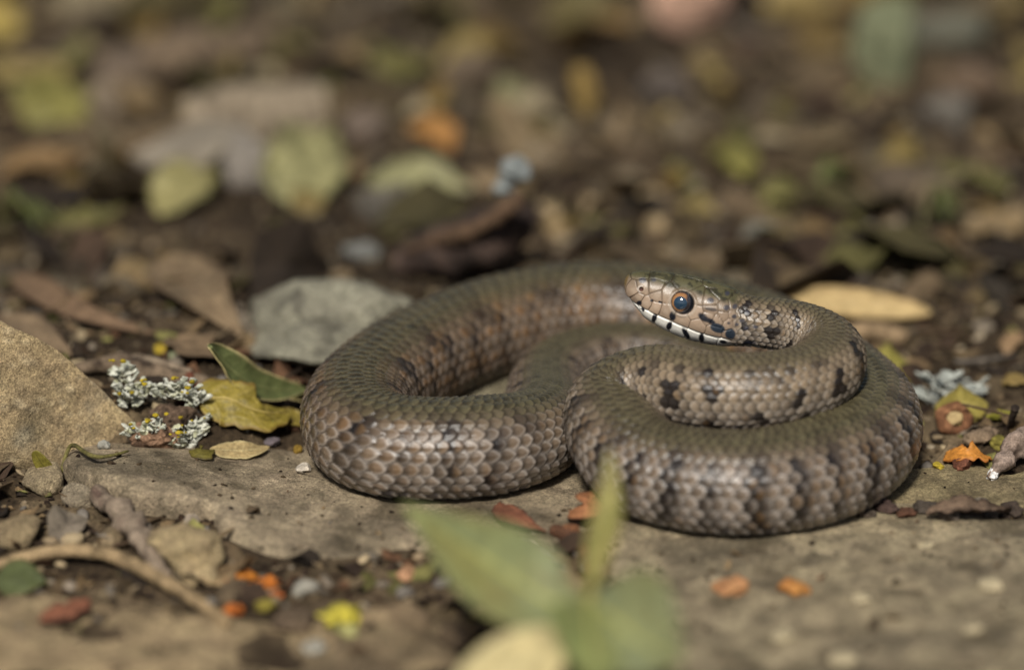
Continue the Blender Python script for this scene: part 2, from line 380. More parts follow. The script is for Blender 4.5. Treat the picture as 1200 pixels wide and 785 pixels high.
# --- scales of the body: 19 rows of overlapping keeled scales, belly plates below
U = np.broadcast_to(uu[:, None], (NRG, NV)); VC = np.broadcast_to(((phi-.115)/(.77/21))[None, :], (NRG, NV))
jit = np.stack([np.cos(psi)[None, :]*2.6+0*ss[:, None], np.sin(psi)[None, :]*2.6+0*ss[:, None], ss[:, None]*1.6+0*psi[None, :]], -1)
U = U+.16*vnoise(jit, 3)+.10*vnoise(jit*2.3, 4); VC = VC+(.18*vnoise(jit+7, 5)+.10*vnoise(jit*2.3, 6))*sst(-.5, 1.5, VC)*sst(21.5, 19.5, VC)
best = np.full((NRG, NV), -.35); bdu = np.zeros((NRG, NV)); bdv = np.ones((NRG, NV)); be = np.ones((NRG, NV)); bu = np.zeros((NRG, NV)); bv = np.full((NRG, NV), -1.0)
for dj in (-1, 0, 1):
    j = np.floor(VC)+dj; off = .5*np.mod(j, 2)
    for dk in (0, 1):
        k = np.floor(U-off)+dk; uc = k+off; du = U-uc; dv = VC-(j+.5)
        e = (np.abs(du)/.69)**1.7+(np.abs(dv)/.68)**1.7
        h = np.where((e < 1) & (j >= 0) & (j <= 20), .62*(du+.69)/1.38 - .55*dv**2 - .18*np.maximum(du-.2, 0)**2 - .9*np.maximum(e-.72, 0)**1.5, -.35)
        wn = h > best
        best = np.where(wn, h, best); bdu = np.where(wn, du, bdu); be = np.where(wn, e, be); bdv = np.where(wn, dv, bdv); bu = np.where(wn, uc, bu); bv = np.where(wn, j, bv)
skin = bv < 0
vent = (VC < -.1) | (VC > 21.1)
fr = U-np.floor(U)
best = np.where(vent & skin, .5*fr-.1, best)
keel = np.where(skin, 0, np.exp(-(bdv/.08)**2)*sst(-.4, 0, bdu)*.17)
srow = np.abs(bv-10.0)/10.0                                     # 0 on the back, 1 beside the belly
amp = (.064*rad_s*sst(2.45, 3.0, ss))[:, None]
disp = amp*(best+keel)
# --- head shields: cells round hand-placed centres
side_seeds = [(110, 215), (140, 262), (200, 305), (262, 335), (335, 365), (448, 432), (555, 470), (672, 505), (795, 530), (178, 200), (278, 250), (345, 240), (265, 195), (560, 270), (545, 360),
              (650, 285), (655, 340), (765, 335), (845, 325), (755, 392), (830, 398), (640, 395), (700, 425), (790, 452), (850, 455), (905, 425), (890, 365), (905, 500), (850, 500), (930, 465)]
top_seeds = [(.30, .13, .50), (.72, .20, .60), (1.38, 0, .72), (1.32, .40, .60), (2.10, .26, .75), (2.2, .52, .62), (0.02, 0, .2)]
def surf_lat(a, b):
    i = int(np.argmin(np.abs(ss-a))); row_v = ver[i]; m = (psi > 0) & (psi < pi); jj = np.where(m)[0]
    return float(np.interp(b, row_v[jj], lat[i][jj]))
seeds = []
for x, y in side_seeds:
    a, b = hc(x, y); l = surf_lat(a, b); seeds += [(a, l, b), (a, -l, b)]
for a, l, b in top_seeds: seeds += [(a, l, b)] + ([(a, -l, b)] if l else [])
for k in range(7):                                             # lower lip shields
    a = .35+k*.37; b = float(np.interp(a, [p[0] for p in lipP], [p[1] for p in lipP]))-.12; l = surf_lat(a, b)*.98; seeds += [(a, l, b), (a, -l, b)]
seeds = np.array(seeds)
NH = int(np.searchsorted(ss, 3.6)); HA = np.broadcast_to(ss[:NH, None], (NH, NV)); HLt = lat[:NH]; HB = ver[:NH]
P3 = np.stack([HA, HLt, HB], -1)
wob = np.stack([vnoise(P3*6, 3), vnoise(P3*6, 5), vnoise(P3*6, 7)], -1)*.018
d = np.linalg.norm((P3+wob)[:, :, None, :]-seeds[None, None], axis=-1)
o2 = np.partition(d, 1, axis=-1); F1, F2 = o2[..., 0], o2[..., 1]; cell = np.argmin(d, axis=-1)
edge = F2-F1
hm = 1-sst(2.45, 2.9, HA)                                      # where shields rule, scales take over behind
lip = np.interp(HA, [p[0] for p in lipP], [p[1] for p in lipP]); dl = HB-lip
lipg = np.exp(-(dl/.018)**2)*sst(.1, .2, HA)*sst(2.75, 2.4, HA)
hdisp = -(.024*np.exp(-(edge/.020)**2)*hm) - .030*lipg + .008*hm*np.minimum(F1/.15, 1)*-1
ea, eb = hc(457, 300); ER = .262
de = np.hypot(HA-ea, HB-eb); sideM = (np.abs(HLt) > .2)
hdisp += sideM*(-.10*sst(ER*1.02, ER*.80, de) + .030*np.exp(-((de-ER*1.10)/.035)**2)*(.6+.4*np.sin(np.arctan2(HB-eb, HA-ea)*3)))
na, nb = hc(168, 203); dn = np.hypot(HA-na, HB-nb); hdisp += sideM*(-.07*sst(.055, .02, dn) + .012*np.exp(-((dn-.07)/.02)**2))
disp[:NH] += hdisp
lat2, ver2 = lat+nx_*disp, ver+nz_*disp
SV = CE[:, None, :]+SI[:, None, :]*lat2[..., None]+UP[:, None, :]*ver2[..., None]

# --- colours
rs = np.random.RandomState(4); HT = rs.rand(4096)
def hsh(a, b, k=0): return HT[(np.abs(a*2).astype(int)*131+np.abs(b).astype(int)*17+k*911) % 4096]
r1, r2_, r3 = hsh(bu, bv), hsh(bu, bv, 1), hsh(bu, bv, 2)
sA = np.broadcast_to(ss[:, None], (NRG, NV))
neckw = 1-sst(9, 15, sA)                                       # paler, bolder spots near the head
rearw = sst(22, 28, sA)
lateral = np.broadcast_to(np.array([.150, .108, .072]), (NRG, NV, 3))*(1+.35*(r1-.5))[..., None]
lateral = mix(lateral, np.array([.150, .098, .054]), rearw*sst(46, 42, sA)*.6); lateral = mix(lateral, np.array([.19, .105, .045]), (rearw*sst(46, 42, sA)*.8*sst(.55, .8, r2_)))
lateral = mix(lateral, np.array([.215, .160, .102]), neckw*.9)
backc = rearw*sst(45, 41, sA)
rimc = mix(np.broadcast_to(np.array([.36, .315, .27]), (NRG, NV, 3)), np.array([.30, .24, .17]), neckw)
rim = np.clip(sst(.30, .62, be), 0, 1)*sst(.25, .6, srow+.1*r2_)
colr = mix(lateral, rimc, rim*(.80-.5*backc))
colr = mix(colr, np.array([.33, .30, .27]), sst(.50, .9, srow)*.6*(.5+.5*rim)*(1-.7*backc))
bq = bu+.35*vnoise(np.stack([bu*.7, bv*.5, bu*0], -1), 9); ph = np.mod(bq, 3.1)/3.1; barn = hsh(np.floor(bq/3.1), bv*0, 3)
bar = (.65+.35*sst(.1, .45, barn))*np.exp(-((ph-.5)/.25)**2)*sst(.28, .42, srow)*sst(1.05, .9, srow)*(.75+.25*sst(.1, .5, r3))
barS = (1.0*(1-rearw)+.7*rearw)*(1-.55*neckw)
ph4 = np.mod(bu, 4.0)/4.0
spot = ((r3 > .62) & (ph4 > .3) & (ph4 < .75)).astype(float)*neckw*sst(.2, .35, srow)
ph2 = np.mod(bu+2.0, 6.0)/6.0
blot = np.exp(-((ph2-.5)/.18)**2)*np.exp(-((srow-.30)/.11)**2)*(.4+.6*sst(.2, .6, r1))
dark = np.clip(1.45*bar*barS*(.6+.4*sst(.5, -.1, bdu)) + spot + blot*(.85+.15*rearw), 0, 1)
dors = sst(.40, .10, srow)
colr = mix(colr, np.array([.055, .049, .026])*(.6+.8*r2_)[..., None], dors*(.92-.2*neckw))
colr = mix(colr, np.array([.125, .105, .055]), dors*.55*sst(.25, .6, be)*sst(.92, .75, be))
colr = mix(colr, np.array([.013, .010, .009]), dark*.97)
colr = mix(colr, np.array([.16, .085, .025]), (bar*barS > .25)*sst(.7, .9, r1)*sst(-.1, .3, bdu)*.35)
lowsp = (srow > .9)*(np.mod(bu+barn*2, 4.5) < 1.3)
colr = mix(colr, np.array([.035, .035, .05]), lowsp*.75*(bdu < .35))
sk = np.where(skin & ~vent, 1.0, 0.0); colr = mix(colr, np.array([.030, .022, .016]), sk)
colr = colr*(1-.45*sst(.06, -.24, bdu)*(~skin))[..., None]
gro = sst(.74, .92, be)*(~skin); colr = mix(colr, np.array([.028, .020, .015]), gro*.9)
vcol = mix(np.broadcast_to(np.array([.30, .29, .27]), (NRG, NV, 3)), np.array([.03, .03, .035]), (np.mod(np.floor(U), 3) < 1)*.9)
colr = np.where((vent & skin)[..., None], vcol, colr)
# head
r_c = HT[(cell*37) % 4096]
tan_ = np.broadcast_to(np.array([.29, .212, .150]), (NH, NV, 3))*(1+.22*(r_c-.5))[..., None]
hv = (HB-prof(botP, ss[:NH])[:, None])/(prof(topP, ss[:NH])-prof(botP, ss[:NH])+1e-3)[:, None]
mott = fbm(P3*7, 4, 21)
olive = mix(np.broadcast_to(np.array([.075, .068, .033]), (NH, NV, 3)), np.array([.032, .030, .016]), sst(-.05, .3, mott))
canth = np.interp(HA, [0, .3, .9, 1.4, 2.0, 2.6], [.30, .34, .36, .40, .42, .42])
hcol = mix(tan_, np.array([.15, .115, .078]), sst(canth-.38, canth+.02, HB+.08*mott)*.85)
hcol = mix(hcol, olive, sst(canth-.06, canth+.08, HB+.06*mott))
hcol = mix(hcol, np.array([.40, .32, .24]), sideM*sst(.10, .03, F1)*sst(.35, .1, HB)*(1-sst(1.3, 1.7, HA))*.35)
lab = sst(.012, -.012, dl)*sst(.1, .2, HA)*sst(2.9, 2.4, HA)
hcol = mix(hcol, np.array([.66, .64, .58]), lab)
hcol = mix(hcol, np.array([.40, .38, .34]), lab*sst(-.27, -.33, dl))
ln = np.exp(-(edge/.014)**2)*hm*(1-.75*lab); hcol = mix(hcol, np.array([.04, .026, .015]), ln*.9)
bl = sst(2.5, 2.85, HA); hcol = hcol*(1-bl)[..., None]+colr[:NH]*bl[..., None]
BLK = np.array([.010, .011, .016])
def blob(x, y, rx, ry, ang=0, soft=.25, c=BLK, st=1.0):
    global hcol
    a0, b0 = hc(x, y); q = radians(ang-17); dx, dz = HA-a0, HB-b0
    xx, zz = dx*cos(q)-dz*sin(q), dx*sin(q)+dz*cos(q)
    xx, zz = xx*310/rx, zz*310/ry
    rr_ = np.hypot(xx, zz)+.10*vnoise(P3*9, 31); m = sst(1+soft, 1-soft, rr_)*sideM; hcol = mix(hcol, c, m*st)
blob(255, 415, 18, 34, 12); blob(360, 470, 20, 34, 14); blob(478, 526, 18, 50, -30); blob(588, 556, 20, 34, -8); blob(150, 305, 17, 22, 30); blob(176, 352, 10, 18, -20)
blob(384, 396, 24, 36, 8); blob(600, 400, 46, 24, 38); blob(648, 425, 44, 19, 28); blob(700, 478, 58, 35, 18, .15, np.array([.022, .030, .042])); blob(795, 525, 38, 40, 0, .15, np.array([.022, .030, .042]))
blob(740, 585, 26, 14, 10); blob(895, 600, 30, 18, -10); blob(240, 285, 12, 9); blob(298, 297, 16, 9, 10)
for x, y, r in ((655, 280, 24), (775, 335, 27), (846, 335, 22), (835, 402, 19), (890, 437, 20), (790, 445, 13), (850, 460, 15), (905, 492, 16), (960, 488, 15), (180, 140, 26), (260, 140, 16), (785, 240, 20), (930, 385, 16)):
    blob(x, y, r, r*.75, 0, .3, np.array([.035, .035, .045]), .9)
blob(655, 342, 48, 13, 8, .35, np.array([.04, .03, .025]), .9)
hcol = mix(hcol, np.array([.50, .44, .38]), sideM*np.exp(-((dn-.075)/.018)**2)*sst(-.03, .03, na-HA)*.9)
hcol = mix(hcol, np.array([.06, .018, .012]), sideM*sst(.062, .035, dn))
hcol = mix(hcol, np.array([.012, .012, .014]), sideM*sst(ER*1.06, ER*.96, de))
hcol = mix(hcol, np.array([.42, .36, .29]), sideM*np.exp(-((de-ER*1.17)/.028)**2)*.55*(HB < eb+.16))
hcol = mix(hcol, np.array([.14, .09, .025]), sst(.07, .03, HA)*sst(.0, .15, HB)*.8)
colr[:NH] = hcol

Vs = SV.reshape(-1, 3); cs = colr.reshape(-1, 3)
ix = np.arange(NRG*NV).reshape(NRG, NV); nxr = np.roll(ix, -1, 1)
Qs = np.stack([ix[:-1], nxr[:-1], nxr[1:], ix[1:]], -1).reshape(-1, 4)
tip0 = CE[0]+UP[0]*.2; Vs = np.concatenate([Vs, [tip0, CE[-1]]]); cs = np.concatenate([cs, [cs[0], cs[-1]]])
k0 = NRG*NV; Ts = np.concatenate([np.stack([nxr[0], ix[0], np.full(NV, k0)], -1), np.stack([ix[-1], nxr[-1], np.full(NV, k0+1)], -1)])
snake = empty('snake', (1.5, 0, 0)); thing(snake, 'coiled grey brown snake with white barred lip resting its head on its coils', 'snake')
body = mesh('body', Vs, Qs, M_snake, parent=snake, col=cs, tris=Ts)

def cap(center, D, r, p0, p1, n=40, m=64, flat_=1.0):
    D = D/np.linalg.norm(D); a = np.cross(D, Zax); a /= np.linalg.norm(a); b = np.cross(a, D)
    P = np.linspace(p0, p1, n); T = np.linspace(0, 2*pi, m, endpoint=False); PP, TT = np.meshgrid(P, T, indexing='ij')
    v = center+r*(np.cos(PP)[..., None]*D*flat_+(np.sin(PP)*np.cos(TT))[..., None]*a+(np.sin(PP)*np.sin(TT))[..., None]*b)
    ix = np.arange(n*m).reshape(n, m); nx = np.roll(ix, -1, 1)
    q = np.stack([ix[:-1], ix[1:], nx[1:], nx[:-1]], -1).reshape(-1, 4)
    return v.reshape(-1, 3), q, PP.ravel(), TT.ravel()
ie = int(np.argmin(np.abs(ss-ea)))
for sg in (1, -1):
    sl = surf_lat(ea, eb); R_ = .265
    ec = CE[ie]+SI[ie]*sg*(sl-.175)+UP[ie]*eb
    D = SI[ie]*sg - TE[ie]*.12 - UP[ie]*.10; D /= np.linalg.norm(D)
    v, q, P_, T_ = cap(ec, D, R_, 0.0, pi*.75)
    eye = mesh('eye', v, q, M_eye, parent=snake, col=np.array([.012, .014, .02]))
    D2 = SI[ie]*sg - TE[ie]*.24 - UP[ie]*.06; D2 /= np.linalg.norm(D2)
    v, q, P_, T_ = cap(ec, D2, R_*1.012, radians(33), radians(61), 26, 72)
    back = np.cos(T_)*(-1 if sg > 0 else -1)
    oc = mix(np.broadcast_to(np.array([.30, .145, .055]), v.shape), np.array([.10, .05, .03]), sst(radians(48), radians(61), P_))
    dd = (v-ec)@TE[ie]/R_; oc = mix(oc, np.array([.014, .02, .03]), sst(.02, .34, dd)*.93); oc = mix(oc, np.array([.42, .27, .14]), sst(radians(38), radians(34), P_)*.6*(dd < .3))
    oc = oc*(1+.25*vnoise(v*60, 3)[:, None])
    mesh('iris', v, q, M_eye, parent=eye, col=oc)
    v, q, P_, T_ = cap(ec, D2, R_*1.016, 0.0, radians(34.5), 18, 56)
    mesh('pupil', v, q, M_eye, parent=eye, col=np.array([.012, .034, .062]))  # blue tint: the sky's reflection put into the pupil colour

#@@REST@@
# ------------------------------------------------------------------ surfaces that things can lie on
snake_xy = np.stack([CE[::12, 0], CE[::12, 1], rad_s[::12], CE[::12, 2]], -1)
low = snake_xy[snake_xy[:, 3] < 1.6]
def surf(x, y):
    x = np.atleast_1d(np.asarray(x, float)); y = np.atleast_1d(np.asarray(y, float))
    z = gh(x, y); on = np.zeros(len(x), bool)
    for zf in SLABS:
        zz, dist = zf(x, y); m = dist > .02; z = np.where(m, np.maximum(z, zz), z); on |= m
    return z, on
def snake_gap(x, y):
    return np.min(np.hypot(np.asarray(x)[:, None]-low[None, :, 0], np.asarray(y)[:, None]-low[None, :, 1])-low[None, :, 2], axis=1)
def place(px, py, dz=0.0):
    z = 0.0
    for _ in range(5):
        p = at(px, py, z+dz); z = float(surf(p[0], p[1])[0][0])
    p[2] = z+dz; return p

# ------------------------------------------------------------------ scattered matter nobody could count
def sample(n, rng, y0=-17, y1=80, near=1.0):
    out = []
    y = y0+(y1-y0)*rng.rand(n)**near; hwid = (y-CAMY)*.155+6; x = (rng.rand(n)*2-1)*hwid
    return x, y
def rot_rand(n, rng, tilt):
    yaw = rng.rand(n)*2*pi; tx = rng.normal(size=n)*tilt; ty = rng.normal(size=n)*tilt
    def M(a, ax):
        c, s_ = np.cos(a), np.sin(a); m = np.zeros((n, 3, 3)); i, j = [(1, 2), (0, 2), (0, 1)][ax]; m[:, ax, ax] = 1
        m[:, i, i] = c; m[:, j, j] = c; m[:, i, j] = -s_; m[:, j, i] = s_; return m
    return M(yaw, 2)@M(tx, 0)@M(ty, 1)
def scatter_lumps(name, n, rng, size, pal, mat, label, cat, sub=0, y0=-17, y1=80, near=1.0, slab_keep=.08, flatz=.7, gap=.02, embed=.25):
    x, y = sample(n, rng, y0, y1, near); z, on = surf(x, y)
    keep = (~on | (rng.rand(n) < slab_keep)); g = snake_gap(x, y)
    s_ = size[0]*(size[1]/size[0])**(rng.rand(n)**1.6); s_ = np.where(on, s_*.5, s_); keep &= (g > gap+s_*.6) & ((keepout(x, y) > 1) | (s_ < .3))
    x, y, z, s_ = x[keep], y[keep], z[keep], s_[keep]; n = len(x)
    v0, f0 = ICO[sub]; k = len(v0)
    sh = 1+.35*(rng.rand(n, k, 1)-.5)*2*(1 if sub == 0 else .5)
    dim = np.stack([rng.uniform(.7, 1.3, n), rng.uniform(.6, 1.0, n), rng.uniform(.45, .9, n)*flatz], -1)
    v = v0[None]*sh*dim[:, None]*s_[:, None, None]/2
    v = np.einsum('nij,nkj->nki', rot_rand(n, rng, .35), v)
    v[..., 2] += (s_*(.5-embed)*.5)[:, None]; v += np.stack([x, y, z], -1)[:, None]
    f = (f0[None]+(np.arange(n)*k)[:, None, None]).reshape(-1, 3)
    pal = np.array(pal); c = pal[rng.randint(len(pal), size=n)]*(rng.uniform(.65, 1.3, n))[:, None]
    c = np.repeat(c, k, 0)
    o = mesh(name, v.reshape(-1, 3), None, mat, origin=(0, 0, 0), col=c, tris=f, smooth=(sub > 0)); stuff(o)
    return thing(o, label, cat)
def scatter_flakes(name, n, rng, size, pal, mat, label, cat, y0=-17, y1=80, near=1.0, slab_keep=.07, tilt=.35, asp=(.3, .9), gap=.1, th=.02):
    x, y = sample(n, rng, y0, y1, near); z, on = surf(x, y)
    keep = (~on | (rng.rand(n) < slab_keep)); g = snake_gap(x, y)
    s_ = size[0]*(size[1]/size[0])**(rng.rand(n)**1.5); s_ = np.where(on, s_*.45, s_); keep &= (g > gap+s_*.5) & (keepout(x, y) > 1)
    x, y, z, s_ = x[keep], y[keep], z[keep], s_[keep]; n = len(x); K = 9
    A = np.linspace(0, 2*pi, K, endpoint=False)[None]+rng.rand(n, 1)*6; r = (.5*(1+.55*(rng.rand(n, K)-.5)))
    a_ = rng.uniform(*asp, n)[:, None]
    bx, by = np.cos(A)*r, np.sin(A)*r*a_; cur = rng.uniform(-.9, .9, n)[:, None]; cur2 = rng.uniform(-.5, .5, n)[:, None]
    zz = cur*by**2*3+cur2*bx**2*1.5+.06*(rng.rand(n, K)-.5)
    ring = np.stack([bx, by, zz], -1); ctr = np.zeros((n, 1, 3))
    t_ = th/s_[:, None, None]*np.array([0, 0, 1.0])
    v = np.concatenate([ring+t_/2, ctr+t_/2, ring-t_/2, ctr-t_/2], 1)*s_[:, None, None]
    v = np.einsum('nij,nkj->nki', rot_rand(n, rng, tilt), v)
    lo = v[..., 2].min(1); v[..., 2] -= (lo*.75)[:, None]; v += np.stack([x, y, z], -1)[:, None]
    i = np.arange(K); j = (i+1) % K; c0 = K; o2 = K+1
    f0 = np.concatenate([np.stack([i, j, np.full(K, c0)], -1), np.stack([j+o2, i+o2, np.full(K, c0+o2)], -1), np.stack([i, i+o2, j], -1), np.stack([j, i+o2, j+o2], -1)])
    k = 2*K+2; f = (f0[None]+(np.arange(n)*k)[:, None, None]).reshape(-1, 3)
    pal = np.array(pal); c = pal[rng.randint(len(pal), size=n)]*(rng.uniform(.6, 1.35, n))[:, None]; c = np.repeat(c, k, 0)
    c = c*(1+.3*(rng.rand(len(c), 1)-.5))
    o = mesh(name, v.reshape(-1, 3), None, mat, origin=(0, 0, 0), col=c, tris=f, smooth=False); stuff(o)
    return thing(o, label, cat)
RNG = np.random.RandomState(77)
KEEP = []
def keepout(x, y):
    if not KEEP: return np.full(len(x), 9.0)
    K = np.array(KEEP); return np.min(np.hypot((x[:, None]-K[None, :, 0])/K[None, :, 2], (y[:, None]-K[None, :, 1]+K[None, :, 2]*.5)/(K[None, :, 2]*1.5)), axis=1)
def scatter_twigs(n, rng):
    x, y = sample(n, rng, -16, 70, 1.2); z, on = surf(x, y); keep = ~on & (snake_gap(x, y) > .9); x, y, z = x[keep], y[keep], z[keep]
    V_, Q_, C_ = [], [], []; k = 0; pal = [C(92, 76, 56), C(70, 56, 42), C(120, 104, 80), C(100, 92, 82)]
    for i in range(len(x)):
        L_ = rng.uniform(.5, 2.2)*(1+max(y[i], 0)*.02); a = rng.rand()*6.28; r = L_*rng.uniform(.02, .05); m = 5
        d_ = np.array([cos(a), sin(a), rng.normal()*.18]); bnd = rng.normal(size=3)*.12*L_; pts = [np.array([x[i], y[i], z[i]+r+.12])+d_*L_*(t-.5)+bnd*(t-.5)**2*4 for t in np.linspace(0, 1, m)]
        v, q = tube(pts, [r*.9, r, r*.95, r*.8, r*.5], 6); V_.append(v); Q_.append(q+k); k += len(v); C_.append(np.broadcast_to(pal[rng.randint(4)]*rng.uniform(.7, 1.2), v.shape))
    o = mesh('twig_litter', np.concatenate(V_), np.concatenate(Q_), M_bark, origin=(0, 0, 0), col=np.concatenate(C_)); stuff(o); thing(o, 'short broken twigs lying scattered through the litter', 'twigs')
def tube(pts, radii, n=10, noise=0.0, seed=0):
    pts = np.asarray(pts, float); m = len(pts); radii = np.asarray(radii, float); T = np.gradient(pts, axis=0); T /= np.linalg.norm(T, axis=1)[:, None]
    ref = np.array([0.13, .21, .97]); a = np.cross(T, ref); a /= np.linalg.norm(a, axis=1)[:, None]; b = np.cross(T, a)
    A = np.linspace(0, 2*pi, n, endpoint=False); R = radii[:, None]*np.ones(n)
    v = pts[:, None]+R[..., None]*(np.cos(A)[None, :, None]*a[:, None]+np.sin(A)[None, :, None]*b[:, None])
    if noise:
        q_ = v*(.8/np.maximum(radii.mean(), .05)); v = v+(v-pts[:, None])*noise*fbm(q_, 4, seed)[..., None]
    v = np.concatenate([v, pts[:1, None]+0*v[:1], pts[-1:, None]+0*v[:1]]); ixx = np.arange((m+2)*n).reshape(m+2, n); order = [m]+list(range(m))+[m+1]; ixx = ixx[order]
    nx = np.roll(ixx, -1, 1); q = np.stack([ixx[:-1], ixx[1:], nx[1:], nx[:-1]], -1).reshape(-1, 4); return v.reshape(-1, 3), q

# ------------------------------------------------------------------ leaves, sticks, lichens: single things
def dense(pts, n):
    pts = np.asarray(pts, float); t = np.concatenate([[0], np.cumsum(np.linalg.norm(np.diff(pts, axis=0), axis=1))]); return cubic(t, pts, np.linspace(0, t[-1], n))
def leaf_v(path, W, roll=0.0, curl=0.0, seed=0, wave=.05, a=.85, b=.8, th=.03, n=44, m=19, torn=0.0, tipw=0.0, twist=0.0, skew=0.0):
    """a blade along a 3-D path: width profile, edge curl, ripples and torn edges; two skins"""
    c = dense(path, n); T = np.gradient(c, axis=0); T /= np.linalg.norm(T, axis=1)[:, None]
    sd_ = np.cross(T, Zax); sd_ /= np.linalg.norm(sd_, axis=1)[:, None]; up = np.cross(sd_, T)
    t = np.linspace(0, 1, n); ro = roll+twist*(t-.5); S2 = sd_*np.cos(ro)[:, None]+up*np.sin(ro)[:, None]; U2 = up*np.cos(ro)[:, None]-sd_*np.sin(ro)[:, None]
    wv = np.maximum(np.sin(pi*np.clip(t, .004, .996)**a)**b, tipw*sst(0, .1, t)*sst(1, .93, t)+.02)*W/2
    q = np.linspace(-1, 1, m); rng = np.random.RandomState(seed)
    TT, QQ = np.meshgrid(t, q, indexing='ij')
    ed = 1+torn*fbm(np.stack([TT*9, np.sign(QQ)*3, TT*0+seed], -1), 4, seed)*np.abs(QQ)
    y = QQ*wv[:, None]*ed*(1+skew*QQ)
    cl = curl*np.abs(QQ)
    yy = np.where(np.abs(cl) > 1e-4, np.sin(cl)/np.where(np.abs(cl) > 1e-4, curl, 1)*np.sign(QQ)*wv[:, None]*ed, y); zz = np.where(np.abs(cl) > 1e-4, (1-np.cos(cl))/np.where(np.abs(cl) > 1e-4, curl, 1)*wv[:, None], 0)
    L_ = np.linalg.norm(c[-1]-c[0])
    zz = zz+wave*W*fbm(np.stack([TT*L_/W*2, QQ*1.3, TT*0+seed], -1), 3, seed)*(.35+.65*np.abs(QQ))+wave*.25*W*fbm(np.stack([TT*L_/W*7, QQ*5, TT*0+seed], -1), 2, seed+1)
    P = c[:, None]+S2[:, None]*yy[..., None]+U2[:, None]*zz[..., None]
    V = np.concatenate([(P+U2[:, None]*th/2).reshape(-1, 3), (P-U2[:, None]*th/2).reshape(-1, 3)]); k = n*m
    ixx = np.arange(k).reshape(n, m); q1 = np.stack([ixx[:-1, :-1], ixx[:-1, 1:], ixx[1:, 1:], ixx[1:, :-1]], -1).reshape(-1, 4)
    loop = np.concatenate([ixx[0, :], ixx[1:, -1], ixx[-1, -2::-1], ixx[-2:0:-1, 0]]); ln_ = np.roll(loop, -1)
    Q = np.concatenate([q1, q1[:, ::-1]+k, np.stack([loop, loop+k, ln_+k, ln_], -1)])
    tv = np.concatenate([TT.ravel()]*2); qv = np.concatenate([QQ.ravel()]*2); side = np.concatenate([np.ones(k), np.zeros(k)])
    rib = c+U2*(th*.6+0*zz[:, m//2][:, None])+U2*zz[:, m//2][:, None]
    return V, Q, tv, qv, side, rib, wv
def leaf(label, path, W, col, edge_c=None, vein=None, back=None, name='leaf', cat='leaf', mat=None, group=None, rib=False, spots=0.0, nv=7, **kw):
    V, Q, t, q, sd_, rb, wv = leaf_v(path, W, **kw)
    sdd = kw.get('seed', 0); n_ = fbm(np.stack([t*6, q*3, t*0+sdd], -1), 4, sdd+3)
    c = np.broadcast_to(np.asarray(col), V.shape)*(1+.35*n_[:, None])
    if back is not None: c = np.where(sd_[:, None] > .5, c, np.asarray(back)*(1+.3*n_[:, None]))
    if edge_c is not None: c = mix(c, edge_c, sst(.80, .96, np.abs(q)+.08*n_))
    if vein is not None:
        vv = np.mod(t*nv-np.abs(q)*.9, 1); vl = np.exp(-((vv-.5)/.07)**2)*.6+np.exp(-(q/.045)**2); c = mix(c, vein, np.clip(vl, 0, 1)*.75)
    if spots: c = mix(c, np.asarray(col)*.25, sst(.25, .45, fbm(np.stack([t*14, q*7, t*0+sdd+9], -1), 3, sdd+8))*spots)
    o = thing(mesh(name, V, Q, mat or M_leaf, col=c), label, cat, group)
    if rib:
        v, qd = tube(rb[1:-1], np.linspace(.045, .012, len(rb)-2)*rib, 6); mesh('midrib', v, qd, mat or M_leaf, parent=o, col=np.asarray(vein if vein is not None else col))
    return o
def lp(*pts):
    """path from (px, py, height over the ground) triples"""
    return [place(a, b, c) for a, b, c in pts]
def stick(label, pts, radii, col, name='stick', cat='stick', noise=.25, seed=0, n=14, m=40, col2=None, mat=None, group=None, parent=None):
    pts = dense(pts, m); r = np.interp(np.linspace(0, 1, m), np.linspace(0, 1, len(radii)), radii); v, q = tube(pts, r, n, noise, seed)
    nn = fbm(v*3+seed, 4, seed); c = mix(np.broadcast_to(col, v.shape), col2 if col2 is not None else np.asarray(col)*.5, sst(0, .4, nn))
    o = mesh(name, v, q, mat or M_bark, col=c, parent=parent)
    return o if parent is not None else thing(o, label, cat, group)
def crumb(label, px, py, wpx, col, seed, name='crumb', cat='crumb', mat=None, h=.7, dz=0.0, sub=3, d=.9, col2=None, rough=.25, group=None):
    p = place(px, py, dz); w_ = wpx/pxcm(p); v, f = stone_v(sub, (w_/2, w_*d/2, w_*h/2), seed, rough, 6); v = rotz(v, seed*.7); v[:, 2] += w_*h*.32; v = v+p
    n = fbm(v*9/max(w_, .1)*.3+seed, 4, seed); c = mix(np.broadcast_to(col, v.shape), col2 if col2 is not None else np.asarray(col)*.6, sst(.0, .4, n))
    return thing(mesh(name, v, None, mat or M_lichen, col=c, tris=f), label, cat, group)

